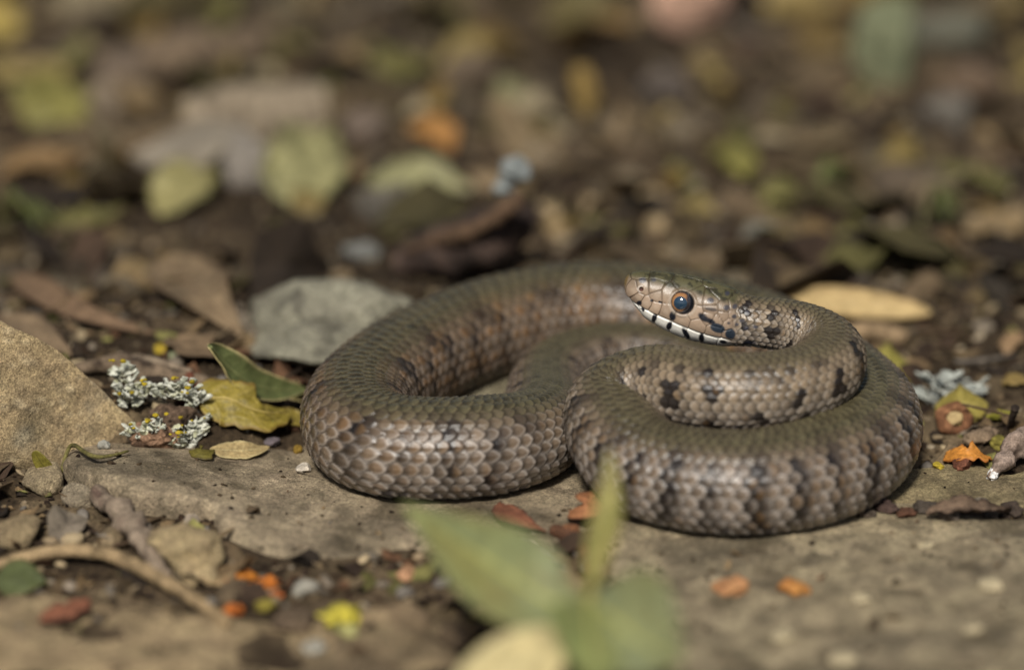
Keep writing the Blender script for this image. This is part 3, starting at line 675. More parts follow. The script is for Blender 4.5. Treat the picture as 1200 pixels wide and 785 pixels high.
# --- lichens
def lobe_v(p, d_, L_, W, seed, up):
    pts = [p, p+d_*L_*.5+up*L_*.25, p+d_*L_*.85+up*L_*.55]
    return leaf_v(pts, W, roll=(seed % 7-3)*.35, curl=1.1, seed=seed, wave=.28, a=1.9, b=.5, th=.03, n=14, m=9, torn=.8, tipw=.4)
def lichen(label, spots, seed, core=None, pal=((C(150, 152, 136), 1.0), (C(188, 188, 174), 1.0), (C(160, 160, 132), 1.0)), yellow=0, group=None, size=.42, per=7, name='lichen'):
    """a cushion of small frilled lobes; spots = (px, py, height, spread cm)"""
    rng = np.random.RandomState(seed); pts = [place(a, b, c) for a, b, c, _ in spots]; base = np.mean(pts, 0); base[2] = min(p[2] for p in pts)
    e = empty(name, base); thing(e, label, 'lichen', group)
    if core is not None:
        for (px, py, w_, h_, cl) in core:
            p = place(px, py, 0); v, f = stone_v(4, (w_, w_*.7, h_), seed+int(px), .3, 6); v = v+p+np.array([0, .2, h_*.6]); n = fbm(v*3, 4, seed); mesh('bark_lump', v, None, M_bark, parent=e, col=mix(np.broadcast_to(cl, v.shape), np.asarray(cl)*.35, sst(0, .4, n)), tris=f)
    for i, (p, sp) in enumerate(zip(pts, spots)):
        for k in range(per):
            a = rng.rand()*6.28; d_ = np.array([cos(a), sin(a)*.6, 0]); q0 = p+d_*sp[3]*rng.rand()*1.1+np.array([0, 0, rng.uniform(-.22, .12)]); L_ = size*rng.uniform(.6, 1.3)
            V, Q, t, q, sd_, rb, wv = lobe_v(q0, d_, L_, L_*rng.uniform(.35, .8), rng.randint(9999), Zax*rng.uniform(.2, 1.3))
            cl = pal[rng.randint(len(pal))][0]*rng.uniform(.75, 1.1); c = mix(np.broadcast_to(cl, V.shape), cl*.45, sst(0, .5, fbm(V*6, 3, k))); c = mix(c, C(205, 205, 190), sst(.75, 1, np.abs(q))*.45)
            mesh('lobe', V, Q, M_lichen, parent=e, col=c)
        if rng.rand() < yellow:
            for k in range(3):
                v, f = stone_v(2, np.array([.06, .05, .04])*rng.uniform(.5, 1.3), rng.randint(999), .4, 5); v = v+p+np.array([rng.normal()*.18, -.25-rng.rand()*.1, .22+rng.rand()*.25]); mesh('yellow_crust', v, None, M_lichen, parent=e, col=C(160, 140, 40)*rng.uniform(.5, 1), tris=f)
    return e
lichen('crusty white lichen with yellow flecks on bark between boulder and olive leaf',
       [(144, 462, .75, .10), (148, 476, .55, .14), (152, 490, .35, .18), (170, 482, .55, .2), (180, 494, .4, .18), (200, 478, .65, .22), (216, 482, .65, .22), (230, 492, .45, .18), (230, 508, .2, .2), (222, 516, .15, .2), (206, 519, .10, .2), (190, 500, .45, .2), (164, 498, .35, .2)], 5,
       core=[(182, 516, .62, .42, C(120, 94, 74)), (208, 514, .62, .50, C(88, 72, 58)), (162, 514, .34, .26, C(110, 98, 84))], yellow=.6, per=24, size=.30)
lichen('pale grey lichen cushion beyond the olive leaf near the acorn cup', [(1092, 462, .2, .25), (1105, 455, .3, .3), (1118, 452, .3, .3), (1130, 460, .2, .25), (1112, 466, .1, .3), (1138, 466, .1, .2), (1100, 448, .5, .2)], 9, pal=((C(118, 124, 122), 1), (C(150, 154, 148), 1)), per=10, size=.45)

# --- leaves and litter round the boulder and the left coil
leaf('upright curled green leaf with pale rim beside the left coil', [place(244, 405, 1.55), place(262, 425, 1.05), place(286, 445, .70), place(318, 456, .55), place(360, 456, .6)], .95, C(80, 86, 50), C(168, 154, 108), C(108, 112, 70), back=C(92, 98, 62), roll=radians(-58), curl=.75, seed=3, wave=.05, a=.8, b=.75, rib=1.0, nv=9, name='curled_leaf', n=60, m=27)
leaf('wrinkled olive yellow leaf lying against the crusty white lichen', [place(234, 496, .25), place(266, 491, .45), place(300, 487, .55), place(336, 482, .50)], 1.35, C(122, 108, 42), C(110, 90, 40), C(158, 140, 78), roll=radians(-34), curl=-.35, seed=6, wave=.10, a=.6, b=.42, torn=.22, rib=.9, nv=5, spots=.35, n=60, m=31)
leaf('small folded leaf scrap with pale edge between grey stone and left coil', [place(330, 452, .55), place(338, 458, .5), place(352, 468, .30), place(362, 474, .2)], .75, C(120, 112, 62), C(180, 164, 120), C(150, 138, 92), roll=radians(-35), curl=.9, seed=8, wave=.1, torn=.2)
leaf('brown olive leaf scrap hanging under the curled green leaf', [place(318, 488, .30), place(340, 490, .28), place(364, 486, .3)], .62, C(118, 104, 44), C(96, 80, 40), roll=radians(-40), curl=.4, seed=81, wave=.15, torn=.3, spots=.5)
leaf('thin pale tan leaf on the rim of the slab below the olive leaf', [place(246, 526, .10), place(280, 528, .16), place(316, 524, .12)], .6, C(140, 122, 84), C(160, 146, 106), C(160, 146, 106), roll=radians(-22), curl=.3, seed=11, wave=.08, mat=M_dry, torn=.15)
leaf('short green brown leaf tucked under the crusty lichen', lp((222, 528, .06), (236, 530, .14), (250, 527, .12)), .5, C(92, 84, 34), C(60, 50, 24), torn=.4, seed=13, wave=.12, roll=radians(-20))
leaf('striped dry olive grass scrap stuck to the boulder', [at(48, 486, 1.15)+np.array([0, -1.25, -.40]), at(58, 503, .8)+np.array([0, -1.2, -.42]), at(70, 520, .45)+np.array([0, -1.1, -.4])], .42, C(116, 108, 44), None, C(64, 60, 24), seed=14, roll=radians(60), wave=.03, nv=12, a=1, b=.35)
crumb('rounded pinkish brown crumb at the end of the olive leaf', 328, 496, 17, C(146, 112, 88), 21, dz=.15, mat=M_pebble, h=1.0)
crumb('greenish crust lump on the olive leaf tip', 310, 500, 22, C(128, 128, 70), 22, dz=.22, col2=C(90, 96, 60))
crumb('dark violet grey crumb below the olive leaf tip', 318, 521, 22, C(92, 84, 86), 23, h=.5, col2=C(50, 42, 36))
crumb('small dark brown husk in the hollow beside the left coil', 344, 505, 16, C(58, 40, 28), 24, h=.8)
crumb('yellow brown husk at the foot of the left coil', 349, 530, 14, C(120, 96, 40), 25, h=.8)
crumb('small white pebble on the slab at the foot of the left coil', 356, 551, 22, C(186, 176, 160), 26, name='pebble', cat='pebble', mat=M_pebble, h=.5, rough=.08)
crumb('pale blue grey lichen flake between boulder and slab', 122, 526, 17, C(136, 134, 124), 27, h=.8, d=.5)
crumb('small yellow lichen fleck on the grey stone behind the left coil', 343, 416, 11, C(205, 188, 60), 28, dz=.62, h=.4)
crumb('yellow lichen fleck beside the dark bark strips behind the lichen', 190, 412, 24, C(146, 126, 44), 29, h=.5)
crumb('dull green grey crumb next to the yellow fleck behind the lichen', 206, 420, 22, C(120, 124, 96), 30, h=.5)
crumb('reddish brown husk in the dark hollow behind the olive leaf', 222, 455, 34, C(92, 56, 42), 31, h=.7)
crumb('pale grey crumb in the dark hollow behind the olive leaf', 247, 465, 14, C(160, 152, 148), 32, h=1.0, dz=.1)
for i, (x, y, w_) in enumerate([(236, 478, 20), (262, 472, 22), (282, 484, 18), (300, 470, 16), (214, 472, 18)]):
    crumb(['maroon seed husk between lichen and olive leaf', 'maroon seed husk just behind the stalk end of the olive leaf', 'maroon seed husk tucked under the curled green leaf', 'smallest maroon husk against the grey lichened stone', 'maroon seed husk beside the reddish brown husk'][i], x, y, w_, C(70, 46, 38), 40+i, name='seed_husk', cat='husk', h=.7, group='husks in the hollow behind the olive leaf', rough=.35)
stone('lichened grey stone behind the left coil of the snake', 404, 446, 300, 2.7, C(138, 134, 116), 70, dcm=4.4, sub=5, col2=C(84, 80, 70), rough=.26, sink=.22, rot=.12)
stone('pale rough stone lying inside the left loop of the snake', 556, 470, 120, .75, C(128, 120, 98), 62, dcm=2.6, sub=4, rough=.12, col2=C(92, 84, 66), sink=.3)
stick('dark flaking bark strip lying behind the crusty lichen', [place(70, 436, .12), place(130, 428, .35), place(190, 440, .3), place(246, 448, .15)], [.10, .26, .30, .12], C(100, 86, 70), noise=.5, seed=63, name='bark_strip', cat='bark', col2=C(50, 40, 32))
stick('thin grey bark strip across the dark bark behind the lichen', [place(140, 415, .3), place(180, 424, .42), place(225, 436, .25)], [.06, .13, .08], C(126, 112, 94), noise=.5, seed=64, name='bark_strip', cat='bark', col2=C(70, 58, 48))
DK = dict(mat=M_dry)
leaf('long narrow rust brown dry leaf behind the boulder', lp((14, 322, .5), (60, 350, .5), (110, 372, .35), (185, 392, .1)), .85, C(104, 84, 64), C(82, 64, 48), C(84, 66, 50), seed=65, roll=radians(-25), curl=.5, wave=.06, **DK)
leaf('broad folded tan dry leaf beside the grey lichened stone', lp((192, 300, .8), (222, 335, .6), (255, 365, .35), (286, 396, .1)), 2.0, C(108, 92, 70), C(88, 72, 55), C(92, 74, 56), seed=66, roll=radians(-12), curl=.6, wave=.08, **DK)
leaf('dull brown leaf half buried between boulder and rust brown leaf', lp((2, 372, .3), (40, 398, .4), (85, 425, .1)), 1.5, C(104, 88, 68), C(78, 64, 50), seed=67, curl=.5, wave=.1, **DK)
leaf('flat brown leaf scrap under the folded tan leaf', lp((205, 398, .15), (245, 412, .25), (282, 420, .1)), 1.5, C(108, 90, 68), C(80, 66, 50), seed=68, curl=.3, wave=.12, torn=.2, **DK)

# --- right of the snake
leaf('long pale straw coloured dead leaf behind the neck of the snake', lp((902, 346, .5), (960, 352, .7), (1030, 360, .6), (1092, 366, .3)), 1.0, C(158, 136, 94), C(140, 116, 78), C(186, 164, 120), seed=71, roll=radians(-30), curl=.35, wave=.03, a=1.15, b=.6, **DK)
stick('short brown stick under the pale straw leaf', [place(978, 394, .2), place(1020, 388, .3), place(1064, 396, .2)], [.22, .28, .2], C(128, 108, 82), seed=72)
leaf('yellow green leaf standing just behind the right coil', lp((1010, 425, .55), (1040, 428, .6), (1074, 432, .3)), 1.4, C(122, 114, 52), C(108, 98, 50), C(142, 132, 76), seed=73, roll=radians(-30), wave=.05)
leaf('olive yellow leaf in front of the pale grey lichen cushion', lp((1096, 478, .3), (1122, 474, .45), (1158, 474, .2)), 1.3, C(128, 116, 54), C(108, 94, 46), C(150, 136, 80), seed=74, roll=radians(-30), wave=.06)
leaf('small bright yellow green leaf scrap beyond the orange flake', lp((1156, 488, .15), (1172, 485, .2), (1190, 484, .1)), .55, C(140, 134, 46), None, seed=75, wave=.1)
def acorn_cup():
    p = place(1117, 506, .0); e = empty('acorn_cup', p); thing(e, 'round brown acorn cup with tan core beside the orange flake', 'acorn cup')
    D = np.array([.15, -.85, .5]); D /= np.linalg.norm(D); a = np.cross(D, Zax); a /= np.linalg.norm(a); b = np.cross(a, D); c0 = p+np.array([0, 0, .34])
    U_, W_ = np.meshgrid(np.linspace(0, 2*pi, 40, endpoint=False), np.linspace(0, 2*pi, 16, endpoint=False), indexing='ij')
    rr_ = .33+.13*np.cos(W_); v = c0+(rr_*np.cos(U_))[..., None]*a+(rr_*np.sin(U_)*.9)[..., None]*b+(.13*np.sin(W_))[..., None]*D; v = v*1.0+.05*np.stack([vnoise(v*5, 1), vnoise(v*5, 2), vnoise(v*5, 3)], -1)
    ix = np.arange(640).reshape(40, 16); q = np.stack([ix, np.roll(ix, -1, 0), np.roll(np.roll(ix, -1, 0), -1, 1), np.roll(ix, -1, 1)], -1).reshape(-1, 4)
    vv = v.reshape(-1, 3); mesh('rim', vv, q, M_bark, parent=e, col=mix(np.broadcast_to(C(92, 62, 42), vv.shape), C(140, 100, 70), sst(0, .5, fbm(vv*5, 3, 4))))
    v2, f = stone_v(3, (.27, .2, .25), 5, .1); mesh('core', v2+c0-D*.08, None, M_pebble, parent=e, col=C(168, 146, 104), tris=f)
acorn_cup()
leaf('bright orange flake lying on the dark crumbs by the grey root', lp((1108, 534, .22), (1135, 530, .35), (1162, 537, .15)), .46, C(188, 126, 54), C(150, 92, 42), seed=76, roll=radians(-35), wave=.2, torn=.9, a=.7, b=.4)
crumb('brown bark crumb above the orange flake', 1150, 520, 42, C(122, 104, 84), 77, h=.6, rough=.35, mat=M_bark)
crumb('reddish brown crumb below the orange flake', 1128, 548, 26, C(104, 66, 50), 78, h=.7, rough=.35, mat=M_bark)
crumb('mossy olive crumb right of the orange flake', 1170, 524, 26, C(112, 104, 50), 79, h=.6, rough=.4)
crumb('tiny white lichen crumb below the grey root', 1163, 561, 15, C(210, 208, 204), 80, h=1.0, rough=.4)
crumb('yellow fleck in the litter near the right edge of the right coil', 1100, 548, 16, C(160, 140, 50), 82, h=.5, rough=.4)
stick('knobbly grey root end with a raised knob right of the orange flake', [place(1158, 560, .05), place(1170, 548, .22), place(1186, 530, .42), place(1208, 512, .6), place(1250, 500, .7)], [.06, .20, .27, .34, .4], C(128, 112, 100), noise=1.0, seed=83, n=28, m=70, name='root', cat='root', col2=C(82, 68, 58))
stick('dark thin twig stub behind the grey root', [place(1184, 500, .1), place(1186, 490, .5), place(1190, 478, .9)], [.09, .08, .10], C(62, 52, 44), seed=84, name='twig', cat='twig')
for i, (x, y, w_, cl) in enumerate([(1040, 598, 30, C(66, 52, 46)), (1062, 604, 26, C(84, 58, 44)), (1085, 598, 34, C(70, 62, 54)), (1110, 606, 30, C(100, 90, 80)), (1135, 600, 36, C(58, 48, 40)), (1160, 606, 30, C(86, 76, 66)), (1185, 602, 34, C(64, 54, 46)), (1150, 592, 22, C(104, 96, 84)), (1015, 604, 22, C(76, 66, 56))]):
    crumb(['dark crumb nearest the bark flake in the right crevice', 'reddish brown crumb in the right crevice', 'grey brown crumb under the left end of the bark flake', 'pale grey crumb in front of the bark flake', 'darkest crumb touching the bark flake', 'grey crumb at the right end of the bark flake', 'dark brown crumb below the grey root', 'small pale crumb behind the bark flake', 'crumb closest to the right coil in the crevice'][i], x, y, w_, cl, 90+i, name='bark_crumb', cat='bark crumb', mat=M_bark, h=.45, rough=.45, group='bark crumbs in the right crevice')
leaf('curled dark bark flake over the crevice between the right slabs', lp((1085, 600, .2), (1130, 596, .3), (1185, 598, .2)), .6, C(92, 76, 62), C(62, 50, 42), seed=99, roll=radians(-15), curl=1.0, wave=.3, torn=.8, name='bark_flake', cat='bark', mat=M_bark)
crumb('yellow lichen fleck on the slab at the foot of the right coil', 986, 604, 28, C(206, 196, 70), 100, h=.35, rough=.45)
crumb('salmon orange pebble on the broad right slab, nearer the sprig', 855, 692, 48, C(160, 116, 78), 101, name='pebble', cat='pebble', mat=M_pebble, h=.45)
crumb('deeper orange pebble on the broad right slab with dark rim', 930, 694, 44, C(158, 108, 56), 102, name='pebble', cat='pebble', mat=M_pebble, h=.5)
for i, (x, y, w_) in enumerate([(1010, 704, 30), (1160, 688, 34), (985, 775, 40), (1085, 640, 22), (918, 748, 36), (1140, 740, 30)]):
    crumb(['pale pebble right of the deeper orange pebble on the slab', 'pale pebble level with the orange pebbles, far right on the slab', 'widest pale pebble on the front of the slab', 'smallest pale pebble on the slab below the crevice', 'pale pebble in front of the orange pebbles', 'pale pebble alone on the bare front of the slab'][i], x, y, w_, C(152, 140, 112), 110+i, name='pebble', cat='pebble', mat=M_pebble, h=.35, rough=.12, group='pale pebbles on the right slab')

# --- front: gap between the slabs and the soil at lower left
leaf('red brown leaf scrap in the gap where the two coils meet', lp((668, 600, .1), (685, 592, .5), (700, 580, .3)), .8, C(142, 96, 64), C(100, 66, 44), seed=121, wave=.15, roll=radians(-30), torn=.2, **DK)
leaf('dark rusty leaf scrap lying across the slab gap', lp((588, 590, .1), (604, 605, .25), (640, 622, .1)), .65, C(104, 66, 48), C(70, 44, 34), seed=122, wave=.15, torn=.3, **DK)
leaf('maroon leaf scrap on the slab edge near the green sprig', lp((570, 625, .1), (595, 632, .2), (625, 645, .1)), .6, C(108, 64, 50), C(70, 44, 36), seed=123, wave=.15, torn=.2, **DK)
stick('pale grey twig lying in the slab gap', [place(612, 632, .12), place(640, 650, .2), place(668, 676, .12)], [.10, .13, .08], C(140, 130, 118), seed=124, name='twig', cat='twig')
stick('dark brown twig under the upright sprig leaf', [place(650, 620, .1), place(680, 640, .2), place(690, 672, .1)], [.14, .16, .1], C(82, 56, 40), seed=125, name='twig', cat='twig')
crumb('cream pebble in the slab gap by the rusty scrap', 622, 642, 22, C(176, 160, 140), 126, name='pebble', cat='pebble', mat=M_pebble)
crumb('brown husk beside the upright sprig leaf', 668, 628, 26, C(110, 74, 50), 127, mat=M_bark)
crumb('apricot pebble at the front rim of the long slab', 476, 678, 30, C(166, 126, 94), 128, name='pebble', cat='pebble', mat=M_pebble)
stone('flat tan flake stone leaning on the front of the long slab', 218, 680, 96, 1.2, C(168, 148, 112), 131, dcm=2.6, sub=5, rough=.21, col2=C(126, 110, 84), rot=.3, sink=.2)
stone('angular tan stone between boulder and long slab', 48, 578, 56, .95, C(150, 134, 106), 132, dcm=1.2)
stone('rounded tan stone in the soil near the green scrap', 18, 640, 64, 1.0, C(146, 128, 98), 133, dcm=1.3)
stone('small grey tan stone leaning on the left tip of the long slab', 92, 592, 44, .7, C(132, 120, 100), 134, dcm=.9)
stone('brown pebble beside the violet grey bark', 190, 566, 40, .55, C(118, 98, 74), 135, dcm=.7, sub=3)
stone('tan pebble between the curved root and the flake stone', 128, 640, 36, .6, C(140, 122, 94), 136, dcm=.8, sub=3)
stone('low brown stone where the curved root ends', 272, 706, 50, .6, C(112, 96, 74), 137, dcm=1, sub=3)
stone('round brown stone among the crumbs left of the sprig', 470, 748, 70, .8, C(134, 114, 88), 138, dcm=1.4)
stone('dull brown stone beside the yellow flake', 345, 742, 56, .6, C(104, 88, 70), 139, dcm=1.1, sub=3)
stick('violet grey bark piece lying diagonally against the flake stone', [place(112, 578, .35), place(140, 600, .35), place(165, 632, .3), place(196, 676, .12)], [.16, .30, .27, .12], C(122, 108, 92), noise=.95, seed=141, name='bark_piece', cat='bark', col2=C(86, 70, 60))
stick('thin curved tan root arching across the lower left soil', [place(-20, 668, .2), place(40, 650, .35), place(110, 646, .4), place(170, 668, .35), place(225, 700, .28), place(268, 730, .1)], [.12, .15, .16, .15, .14, .10], C(138, 118, 88), noise=.25, seed=142, name='root', cat='root')
stick('green brown grass stem arching over the left tip of the long slab', [place(70, 562, .12), place(84, 546, .22), place(108, 534, .22), place(150, 529, .12)], [.04, .05, .05, .03], C(96, 90, 52), noise=.1, seed=143, name='dry_grass', cat='grass')
leaf('dark green leaf scrap at the end of the curved root', lp((-6, 684, .2), (24, 676, .35), (52, 682, .2)), 1.1, C(72, 78, 46), C(90, 84, 52), seed=144, wave=.06, roll=radians(-25))
leaf('reddish brown leaf scrap under the curved root', lp((44, 728, .1), (70, 716, .25), (104, 700, .1)), .7, C(116, 74, 54), C(84, 54, 42), seed=145, wave=.15, torn=.25, **DK)
for x, y, w_, cl, lb in [(285, 682, 34, C(176, 112, 44), 'largest orange lichen crumb beside the blue grey flake'), (314, 686, 26, C(168, 100, 42), 'orange lichen crumb touching the largest orange crumb'), (322, 700, 18, C(150, 84, 40), 'small red orange crumb under the orange pair'), (275, 720, 28, C(158, 90, 40), 'single deep orange crumb at the end of the curved root')]:
    crumb(lb, x, y, w_, cl, int(x), mat=M_lichen, h=.5, rough=.95, sub=4, col2=np.asarray(cl)*np.array([.45, .4, .5]))
crumb('bright yellow lichen flake in the soil left of the sprig', 404, 728, 46, C(172, 160, 62), 151, h=.5, rough=.9, sub=4, col2=C(110, 104, 50))
crumb('pale yellow green crumb under the bright yellow flake', 405, 742, 30, C(160, 156, 104), 152, h=.5, rough=.9, sub=4)
crumb('blue grey lichen flake beside the orange crumbs', 356, 694, 34, C(136, 132, 120), 153, h=.5, rough=.35)
crumb('grey lichen flake in the soil below the dull brown stone', 368, 762, 30, C(140, 136, 124), 154, h=.5, rough=.35)
crumb('dark olive crumb among the orange lichen crumbs', 312, 714, 30, C(110, 100, 44), 155, h=.6, rough=.35)

# --- the sprig in front
def sprig():
    def atd(px, py, dep):
        d_ = ray(px, py); return CAM+d_*dep
    node = atd(690, 704, 65.0); foot = np.array([node[0]+.25, node[1]-.6, float(gh(node[0], node[1]-.6))-.05])
    e = empty('green_sprig', foot); thing(e, 'fresh green sprig with broad leaves rising in front of the snake', 'plant')
    v, q = tube(dense([foot, (foot+node)/2+np.array([-.2, .1, .1]), node, atd(694, 690, 65.2)], 16), np.linspace(.14, .10, 16), 8); mesh('stem', v, q, M_leaf, parent=e, col=C(150, 140, 80))
    specs = [([node, atd(660, 708, 64.9), atd(608, 682, 65.2), atd(545, 640, 66.2), atd(468, 588, 67.5)], 1.8, C(106, 112, 74), C(106, 104, 58), dict(roll=radians(42), a=.62, b=1.05, curl=.25, seed=1)),
             ([atd(692, 692, 65.2), atd(704, 640, 66.0), atd(714, 585, 66.8), atd(714, 525, 67.2)], .64, C(116, 114, 58), C(126, 114, 66), dict(roll=radians(0), a=.85, b=.9, curl=.5, seed=2)),
             ([node, atd(715, 722, 64.0), atd(752, 752, 63.0), atd(800, 775, 62.0)], 2.35, C(114, 120, 88), C(116, 118, 80), dict(roll=radians(-38), a=.70, b=.7, curl=.2, seed=3)),
             ([atd(690, 706, 64.8), atd(692, 740, 63.6), atd(698, 800, 62.4)], 1.6, C(106, 114, 66), C(112, 116, 70), dict(roll=radians(10), a=.75, b=.7, curl=.2, seed=4))]
    for pts, W, c1, c2, kw in specs:
        V, Q, t, qq, sd_, rb, wv = leaf_v(pts, W, wave=.04, **kw); n_ = fbm(np.stack([t*3, qq*2, t*0+W], -1), 3, 5)
        c = mix(np.broadcast_to(c1, V.shape), c2, sst(-.2, .3, n_)); c = mix(c, C(150, 150, 90), np.exp(-(qq/.06)**2)*.6); vv_ = np.mod(t*8-np.abs(qq)*1.1, 1); c = mix(c, C(146, 150, 100), np.exp(-((vv_-.5)/.08)**2)*.5); c = mix(c, C(96, 78, 44), sst(.28, .5, fbm(np.stack([t*9, qq*5, t*0+W*3], -1), 3, 15))*.6); lf = mesh('leaf', V, Q, M_leaf, parent=e, col=c)
        v, q = tube(rb[1:-1], np.linspace(.05, .015, len(rb)-2), 6); mesh('midrib', v, q, M_leaf, parent=lf, col=C(150, 148, 84))
    leaf('cream coloured dry leaf leaning under the green sprig', [atd(520, 845, 62.5), atd(570, 806, 63.2), atd(625, 770, 63.8), atd(668, 738, 64.2)], 1.4, C(172, 158, 114), C(180, 168, 126), C(186, 174, 132), seed=161, roll=radians(-40), a=1.1, b=.7, wave=.04, curl=.2, mat=M_dry)
sprig()

# --- background
def bark_branch():
    p = place(540, 312, 0); e = empty('broken_branch', p); thing(e, 'dark broken branch with orange brown split edge and white lichen tip', 'branch')
    v, q = tube(dense([place(462, 312, .3), place(500, 300, .6), place(545, 288, 1.1), place(590, 268, 1.7), place(612, 246, 2.3)], 50), np.interp(np.linspace(0, 1, 50), [0, .3, .7, 1], [.35, .75, .95, .5]), 18, .4, 5)
    c = mix(np.broadcast_to(C(44, 36, 32), v.shape), C(74, 60, 52), sst(0, .4, fbm(v*1.5, 4, 3))); mesh('wood', v, q, M_bark, parent=e, col=c)
    v, q = tube(dense([place(470, 296, .7), place(520, 280, 1.4), place(570, 262, 2.2), place(612, 232, 3.0)], 40), np.interp(np.linspace(0, 1, 40), [0, .5, 1], [.12, .26, .22]), 10, .5, 6); mesh('split_edge', v, q, M_bark, parent=e, col=C(84, 66, 50))
    for k, (x, y, z, r) in enumerate([(604, 200, 3.4, .42), (598, 208, 3.2, .30), (588, 222, 2.9, .24)]):
        p2 = place(x, y, z); v, f = stone_v(3, (r, r*.7, r*.8), 70+k, .4, 5); mesh('lichen_patch', v+p2, None, M_lichen, parent=e, col=C(108, 112, 110), tris=f)
bark_branch(); KEEP.extend([(*place(x, y)[:2], 1.5) for x, y in ((480, 312), (520, 306), (560, 300), (595, 296), (615, 290))])
BL = [  # label, base px, tip px, width cm, colour, lift
 ('yellow green leaf standing in the litter behind the ochre leaf', (38, 148), (92, 106), 3.2, C(134, 130, 44), 1.6),
 ('ochre brown leaf lying in front of the yellow green leaf', (0, 210), (96, 190), 2.4, C(136, 106, 52), .8),
 ('pale green yellow leaf leaning on the whitish flat stone', (190, 254), (250, 196), 2.7, C(152, 146, 78), 1.2),
 ('pale lime leaf standing beside the whitish flat stone', (335, 238), (385, 158), 3.6, C(152, 150, 88), 1.8),
 ('ochre scrap below the pale lime leaf', (350, 246), (378, 232), 1.5, C(130, 112, 46), .5),
 ('pale green leaf lying behind the broken branch', (432, 214), (555, 222), 2.6, C(148, 148, 92), .9),
 ('cream leaf scrap beside the pale green leaf behind the branch', (500, 236), (556, 226), 1.3, C(158, 148, 108), .6),
 ('bright amber leaf standing alone behind the broken branch', (488, 142), (532, 172), 1.8, C(176, 122, 26), .9),
 ('big ochre leaf farthest back before the pink stone', (668, 66), (742, 36), 4.2, C(142, 112, 46), 2.0),
 ('dull olive leaf behind the big ochre leaf', (640, 30), (720, 8), 4.0, C(110, 100, 48), 1.5),
 ('mustard leaf behind the green grey stone', (900, 20), (980, 2), 4.0, C(140, 120, 50), 1.6),
 ('dark mustard leaf standing before the mustard leaf', (950, 66), (990, 30), 2.6, C(104, 84, 24), 1.4),
 ('upright yellow green leaf alone on bare soil behind the neck', (846, 172), (878, 206), 1.9, C(132, 128, 40), .9),
 ('straw coloured leaf lying behind the long pale straw leaf', (1130, 272), (1215, 262), 1.9, C(140, 118, 72), .6),
 ('bright yellow leaf edge on the leaf litter far behind the boulder', (-14, 44), (22, 20), 3.0, C(164, 142, 20), 1.6),
 ('olive leaf beside a dark hollow in the far litter', (445, 88), (500, 74), 2.4, C(112, 108, 40), .8),
 ('small ochre scrap on the soil behind the straw leaf', (938, 280), (975, 268), 1.0, C(128, 104, 52), .4),
 ('small lime scrap near the green grass blades', (1052, 282), (1085, 272), 1.0, C(120, 122, 54), .4),
 ('tan curled leaf near the yellow edge of the far litter', (120, 100), (190, 70), 3.0, C(112, 96, 74), 1.0),
 ('yellow brown leaf behind the log shaped stick', (140, 132), (190, 118), 2.2, C(118, 96, 48), .7),
 ('rust brown leaf behind the lichen mottled stone', (1100, 110), (1180, 96), 2.8, C(104, 84, 58), 1.0),
 ('bright yellow scrap on the soil beyond the lichen cushion', (1176, 452), (1206, 444), .8, C(150, 126, 48), .3),
 ('tan scrap standing in the soil above the yellow scrap', (1176, 412), (1200, 392), .9, C(160, 128, 80), .4),
]
for i, (lb, a, b, W, cl, lift) in enumerate(BL):
    mx, my = (a[0]+b[0])/2, (a[1]+b[1])/2
    KEEP.append((*place(mx, max(a[1], b[1]))[:2], W*.8)); p0, p2 = place(a[0], a[1], .15), place(b[0], b[1], lift*.4); p1 = (p0+p2)/2+np.array([0, 0, lift*.25])
    g_ = np.mean(cl); cl = (np.asarray(cl)*.76+g_*.24)*.80*np.array([1.0, .95, .95])
    leaf(lb, [p0, p1, p2], W*.68, cl, np.asarray(cl)*.8, np.asarray(cl)*1.15, seed=200+i, roll=radians(RNG.uniform(0, 30))*(-1 if b[0] > a[0] else 1), curl=RNG.uniform(.2, .6), wave=.24, spots=.6, a=RNG.uniform(.6, 1), b=RNG.uniform(.5, .8), torn=.5, n=28, m=13)
BS = [  # label, px, foot py, width px, height cm, colour
 ('whitish flat stone behind the pale green yellow leaf', 228, 216, 165, 2.0, C(142, 132, 116)),
 ('pale blocky stone end beside the pale lime leaf', 290, 222, 60, 2.2, C(140, 132, 122)),
 ('blue grey pebble near the orange crumb behind the lichened stone', 424, 306, 48, .7, C(126, 126, 120)),
 ('rounded pink stone in the far litter', 810, 50, 92, 3.2, C(208, 168, 144)),
 ('tall green grey stone in the far litter', 1040, 112, 84, 4.0, C(128, 132, 102)),
 ('long grey stone behind the tall green grey stone', 1110, 56, 140, 1.6, C(100, 98, 84)),
 ('lichen mottled grey stone on the dark litter behind the straw leaf', 1108, 160, 86, 1.6, C(120, 114, 104)),
 ('brown rounded stone in front of the lichen mottled stone', 1075, 245, 110, 1.7, C(92, 80, 66)),
 ('grey pebble on the soil behind the neck of the snake', 888, 290, 52, .8, C(124, 120, 108)),
 ('pale greenish stone far behind the head', 600, 135, 50, 1.4, C(124, 122, 88)),
 ('mauve brown stone before the amber leaf', 430, 165, 58, 1.2, C(116, 102, 90)),
 ('grey stone leaning on the foot of the broken branch', 450, 262, 76, 1.5, C(108, 102, 92)),
 ('tan stone beside the yellow green leaf', 126, 140, 46, 1.5, C(124, 110, 92)),
 ('brown block behind the bright amber leaf', 548, 110, 80, 1.6, C(100, 86, 70)),
 ('grey stone far behind the pink stone', 780, 120, 60, 1.4, C(104, 94, 86)),
]
for i, (lb, x, y, w_, h_, cl) in enumerate(BS):
    o = stone(lb, x, y, w_, h_, cl, 300+i, sub=4, col2=np.asarray(cl)*.7, sink=.2); KEEP.append((*ORG[o.name][:2], w_/pxcm(ORG[o.name])*.5))
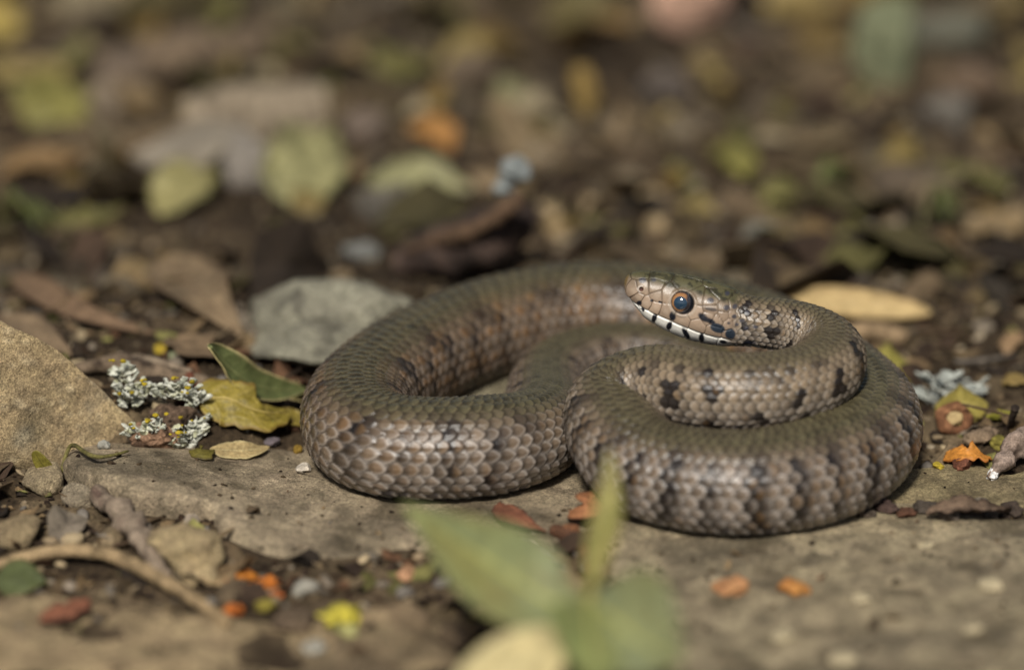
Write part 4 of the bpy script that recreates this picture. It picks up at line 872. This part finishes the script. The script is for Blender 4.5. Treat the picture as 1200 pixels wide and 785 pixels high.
crumb('bright orange crumb behind the lichened grey stone', 328, 302, 34, C(166, 96, 46), 331, h=.6)
for i, (x, y, w_) in enumerate([(642, 258, 34), (688, 248, 30), (720, 268, 28), (762, 242, 42), (770, 272, 34), (655, 278, 26), (700, 290, 30), (740, 296, 24), (818, 246, 30), (620, 300, 22)]):
    crumb(['tan pebble behind the broken branch end', 'tan pebble between the branch and the widest tan pebble', 'flat tan pebble in the middle of the tan pebbles', 'widest tan pebble on the bare soil', 'tan pebble just above the head of the snake', 'tan pebble at the foot of the broken branch', 'tan pebble close above the back coil', 'smallest tan pebble touching the back coil', 'tan pebble beyond the snout of the snake', 'tan pebble between branch and back coil'][i], x, y, w_, C(150, 130, 98), 340+i, name='pebble', cat='pebble', mat=M_pebble, h=.75, rough=.12, group='tan pebbles behind the back coil')
stick('pale log shaped stick lying behind the whitish flat stone', [place(222, 142, .8), place(300, 138, 1.0), place(384, 136, .9)], [.8, 1.05, .95], C(124, 112, 94), seed=351, col2=C(92, 82, 68))
stick('brown dead branch lying across the far litter behind the log', [place(170, 72, .9), place(240, 64, 1.0), place(305, 56, .9)], [.8, .9, .7], C(96, 82, 66), seed=352, name='branch', cat='branch')
def grass(label, pts, n, seed):
    rng = np.random.RandomState(seed); p = place(*pts[0], 0); e = empty('grass_tuft', p); thing(e, label, 'grass')
    for k in range(n):
        a = place(pts[0][0]+rng.normal()*10, pts[0][1]+rng.normal()*3, .05); b = place(pts[1][0]+rng.normal()*14, pts[1][1]+rng.normal()*5, .5); c_ = (a+b)/2+np.array([0, 0, .6+rng.rand()*.4])
        V, Q, *_r = leaf_v([a, c_, b], .3, seed=seed+k, a=.6, b=.5, n=14, m=5, wave=.02); mesh('blade', V, Q, M_leaf, parent=e, col=C(84, 88, 46)*rng.uniform(.7, 1.1))
grass('small tuft of green grass blades behind the neck of the snake', [(950, 240), (1010, 212)], 6, 361)
grass('bright green grass tuft beside the straw coloured leaf', [(1080, 262), (1122, 252)], 6, 362)
grass('dull green grass blades behind the rust brown dry leaf', [(-2, 272), (52, 262)], 6, 363)

# ------------------------------------------------------------------ loose matter between the things
BR = [C(54, 44, 32), C(72, 60, 44), C(94, 80, 60), C(38, 30, 22), C(48, 36, 26)]
scatter_lumps('soil_crumbs', 26000, RNG, (.05, .34), BR+[C(112, 98, 78), C(40, 30, 24)], M_soil, 'loose dark brown soil crumbs covering the ground', 'soil', y0=-16, y1=30, near=1.15, slab_keep=.22)
scatter_lumps('fine_gravel', 3800, RNG, (.10, .55), [C(128, 116, 96), C(108, 98, 84), C(142, 126, 98), C(92, 86, 78), C(120, 104, 80)], M_pebble, 'fine tan and grey gravel mixed into the soil', 'gravel', sub=1, y0=-16, y1=45, near=1.2, slab_keep=.05)
scatter_lumps('coarse_gravel', 1900, RNG, (.4, 1.7), [C(96, 82, 60), C(84, 74, 60), C(118, 106, 86), C(64, 54, 42), C(74, 66, 56)], M_rock, 'coarse brown gravel across the ground behind the snake', 'gravel', sub=2, y0=11, y1=85, near=1.1, slab_keep=0, gap=.8)
scatter_flakes('leaf_fragments', 5200, RNG, (.18, 1.1), BR+[C(100, 82, 58), C(112, 94, 68), C(82, 58, 40), C(110, 100, 86), C(96, 92, 52)], M_litter, 'crumbled brown leaf fragments strewn over the soil', 'leaf litter', y0=-16, y1=36, near=1.15)
scatter_flakes('dead_leaf_litter', 2600, RNG, (.9, 3.2), BR+[C(98, 84, 62), C(74, 62, 44), C(100, 84, 58), C(60, 50, 34), C(110, 100, 78), C(98, 80, 42), C(82, 78, 44), C(64, 58, 34), C(112, 98, 58)], M_litter, 'dead brown and olive leaf litter across the background', 'leaf litter', y0=10, y1=90, near=1.05, tilt=.45, gap=.9, th=.04)
scatter_twigs(420, RNG)

def add_sky_blocker():
    """leaf mass added out of view to keep low sky reflections off the snake"""
    rng = np.random.RandomState(8); n = 5200; a = rng.uniform(-1.5, 1.5, n); r = rng.uniform(260, 420, n); c = np.stack([np.sin(a)*r, np.cos(a)*r, 330*rng.rand(n)**.9+5], -1)
    s_ = rng.uniform(9, 20, n); k = np.array([[-.5, 0, 0], [-.1, .32, .05], [.5, 0, 0], [-.1, -.32, .05]])
    v = np.einsum('nij,nkj->nki', rot_rand(n, rng, .9), k[None]*s_[:, None, None])+c[:, None]; q = np.arange(n*4).reshape(n, 4)
    cl = np.array([C(70, 84, 36), C(92, 98, 44), C(60, 66, 34), C(96, 84, 50)])[rng.randint(4, size=n)]
    o = stuff(mesh('sky_blocker', v.reshape(-1, 3), q, M_leaf, origin=(0, 300, 0), col=np.repeat(cl, 4, 0), smooth=False)); thing(o, 'leafy green mass added out of view to block the low sky', 'sky_blocker')
add_sky_blocker()
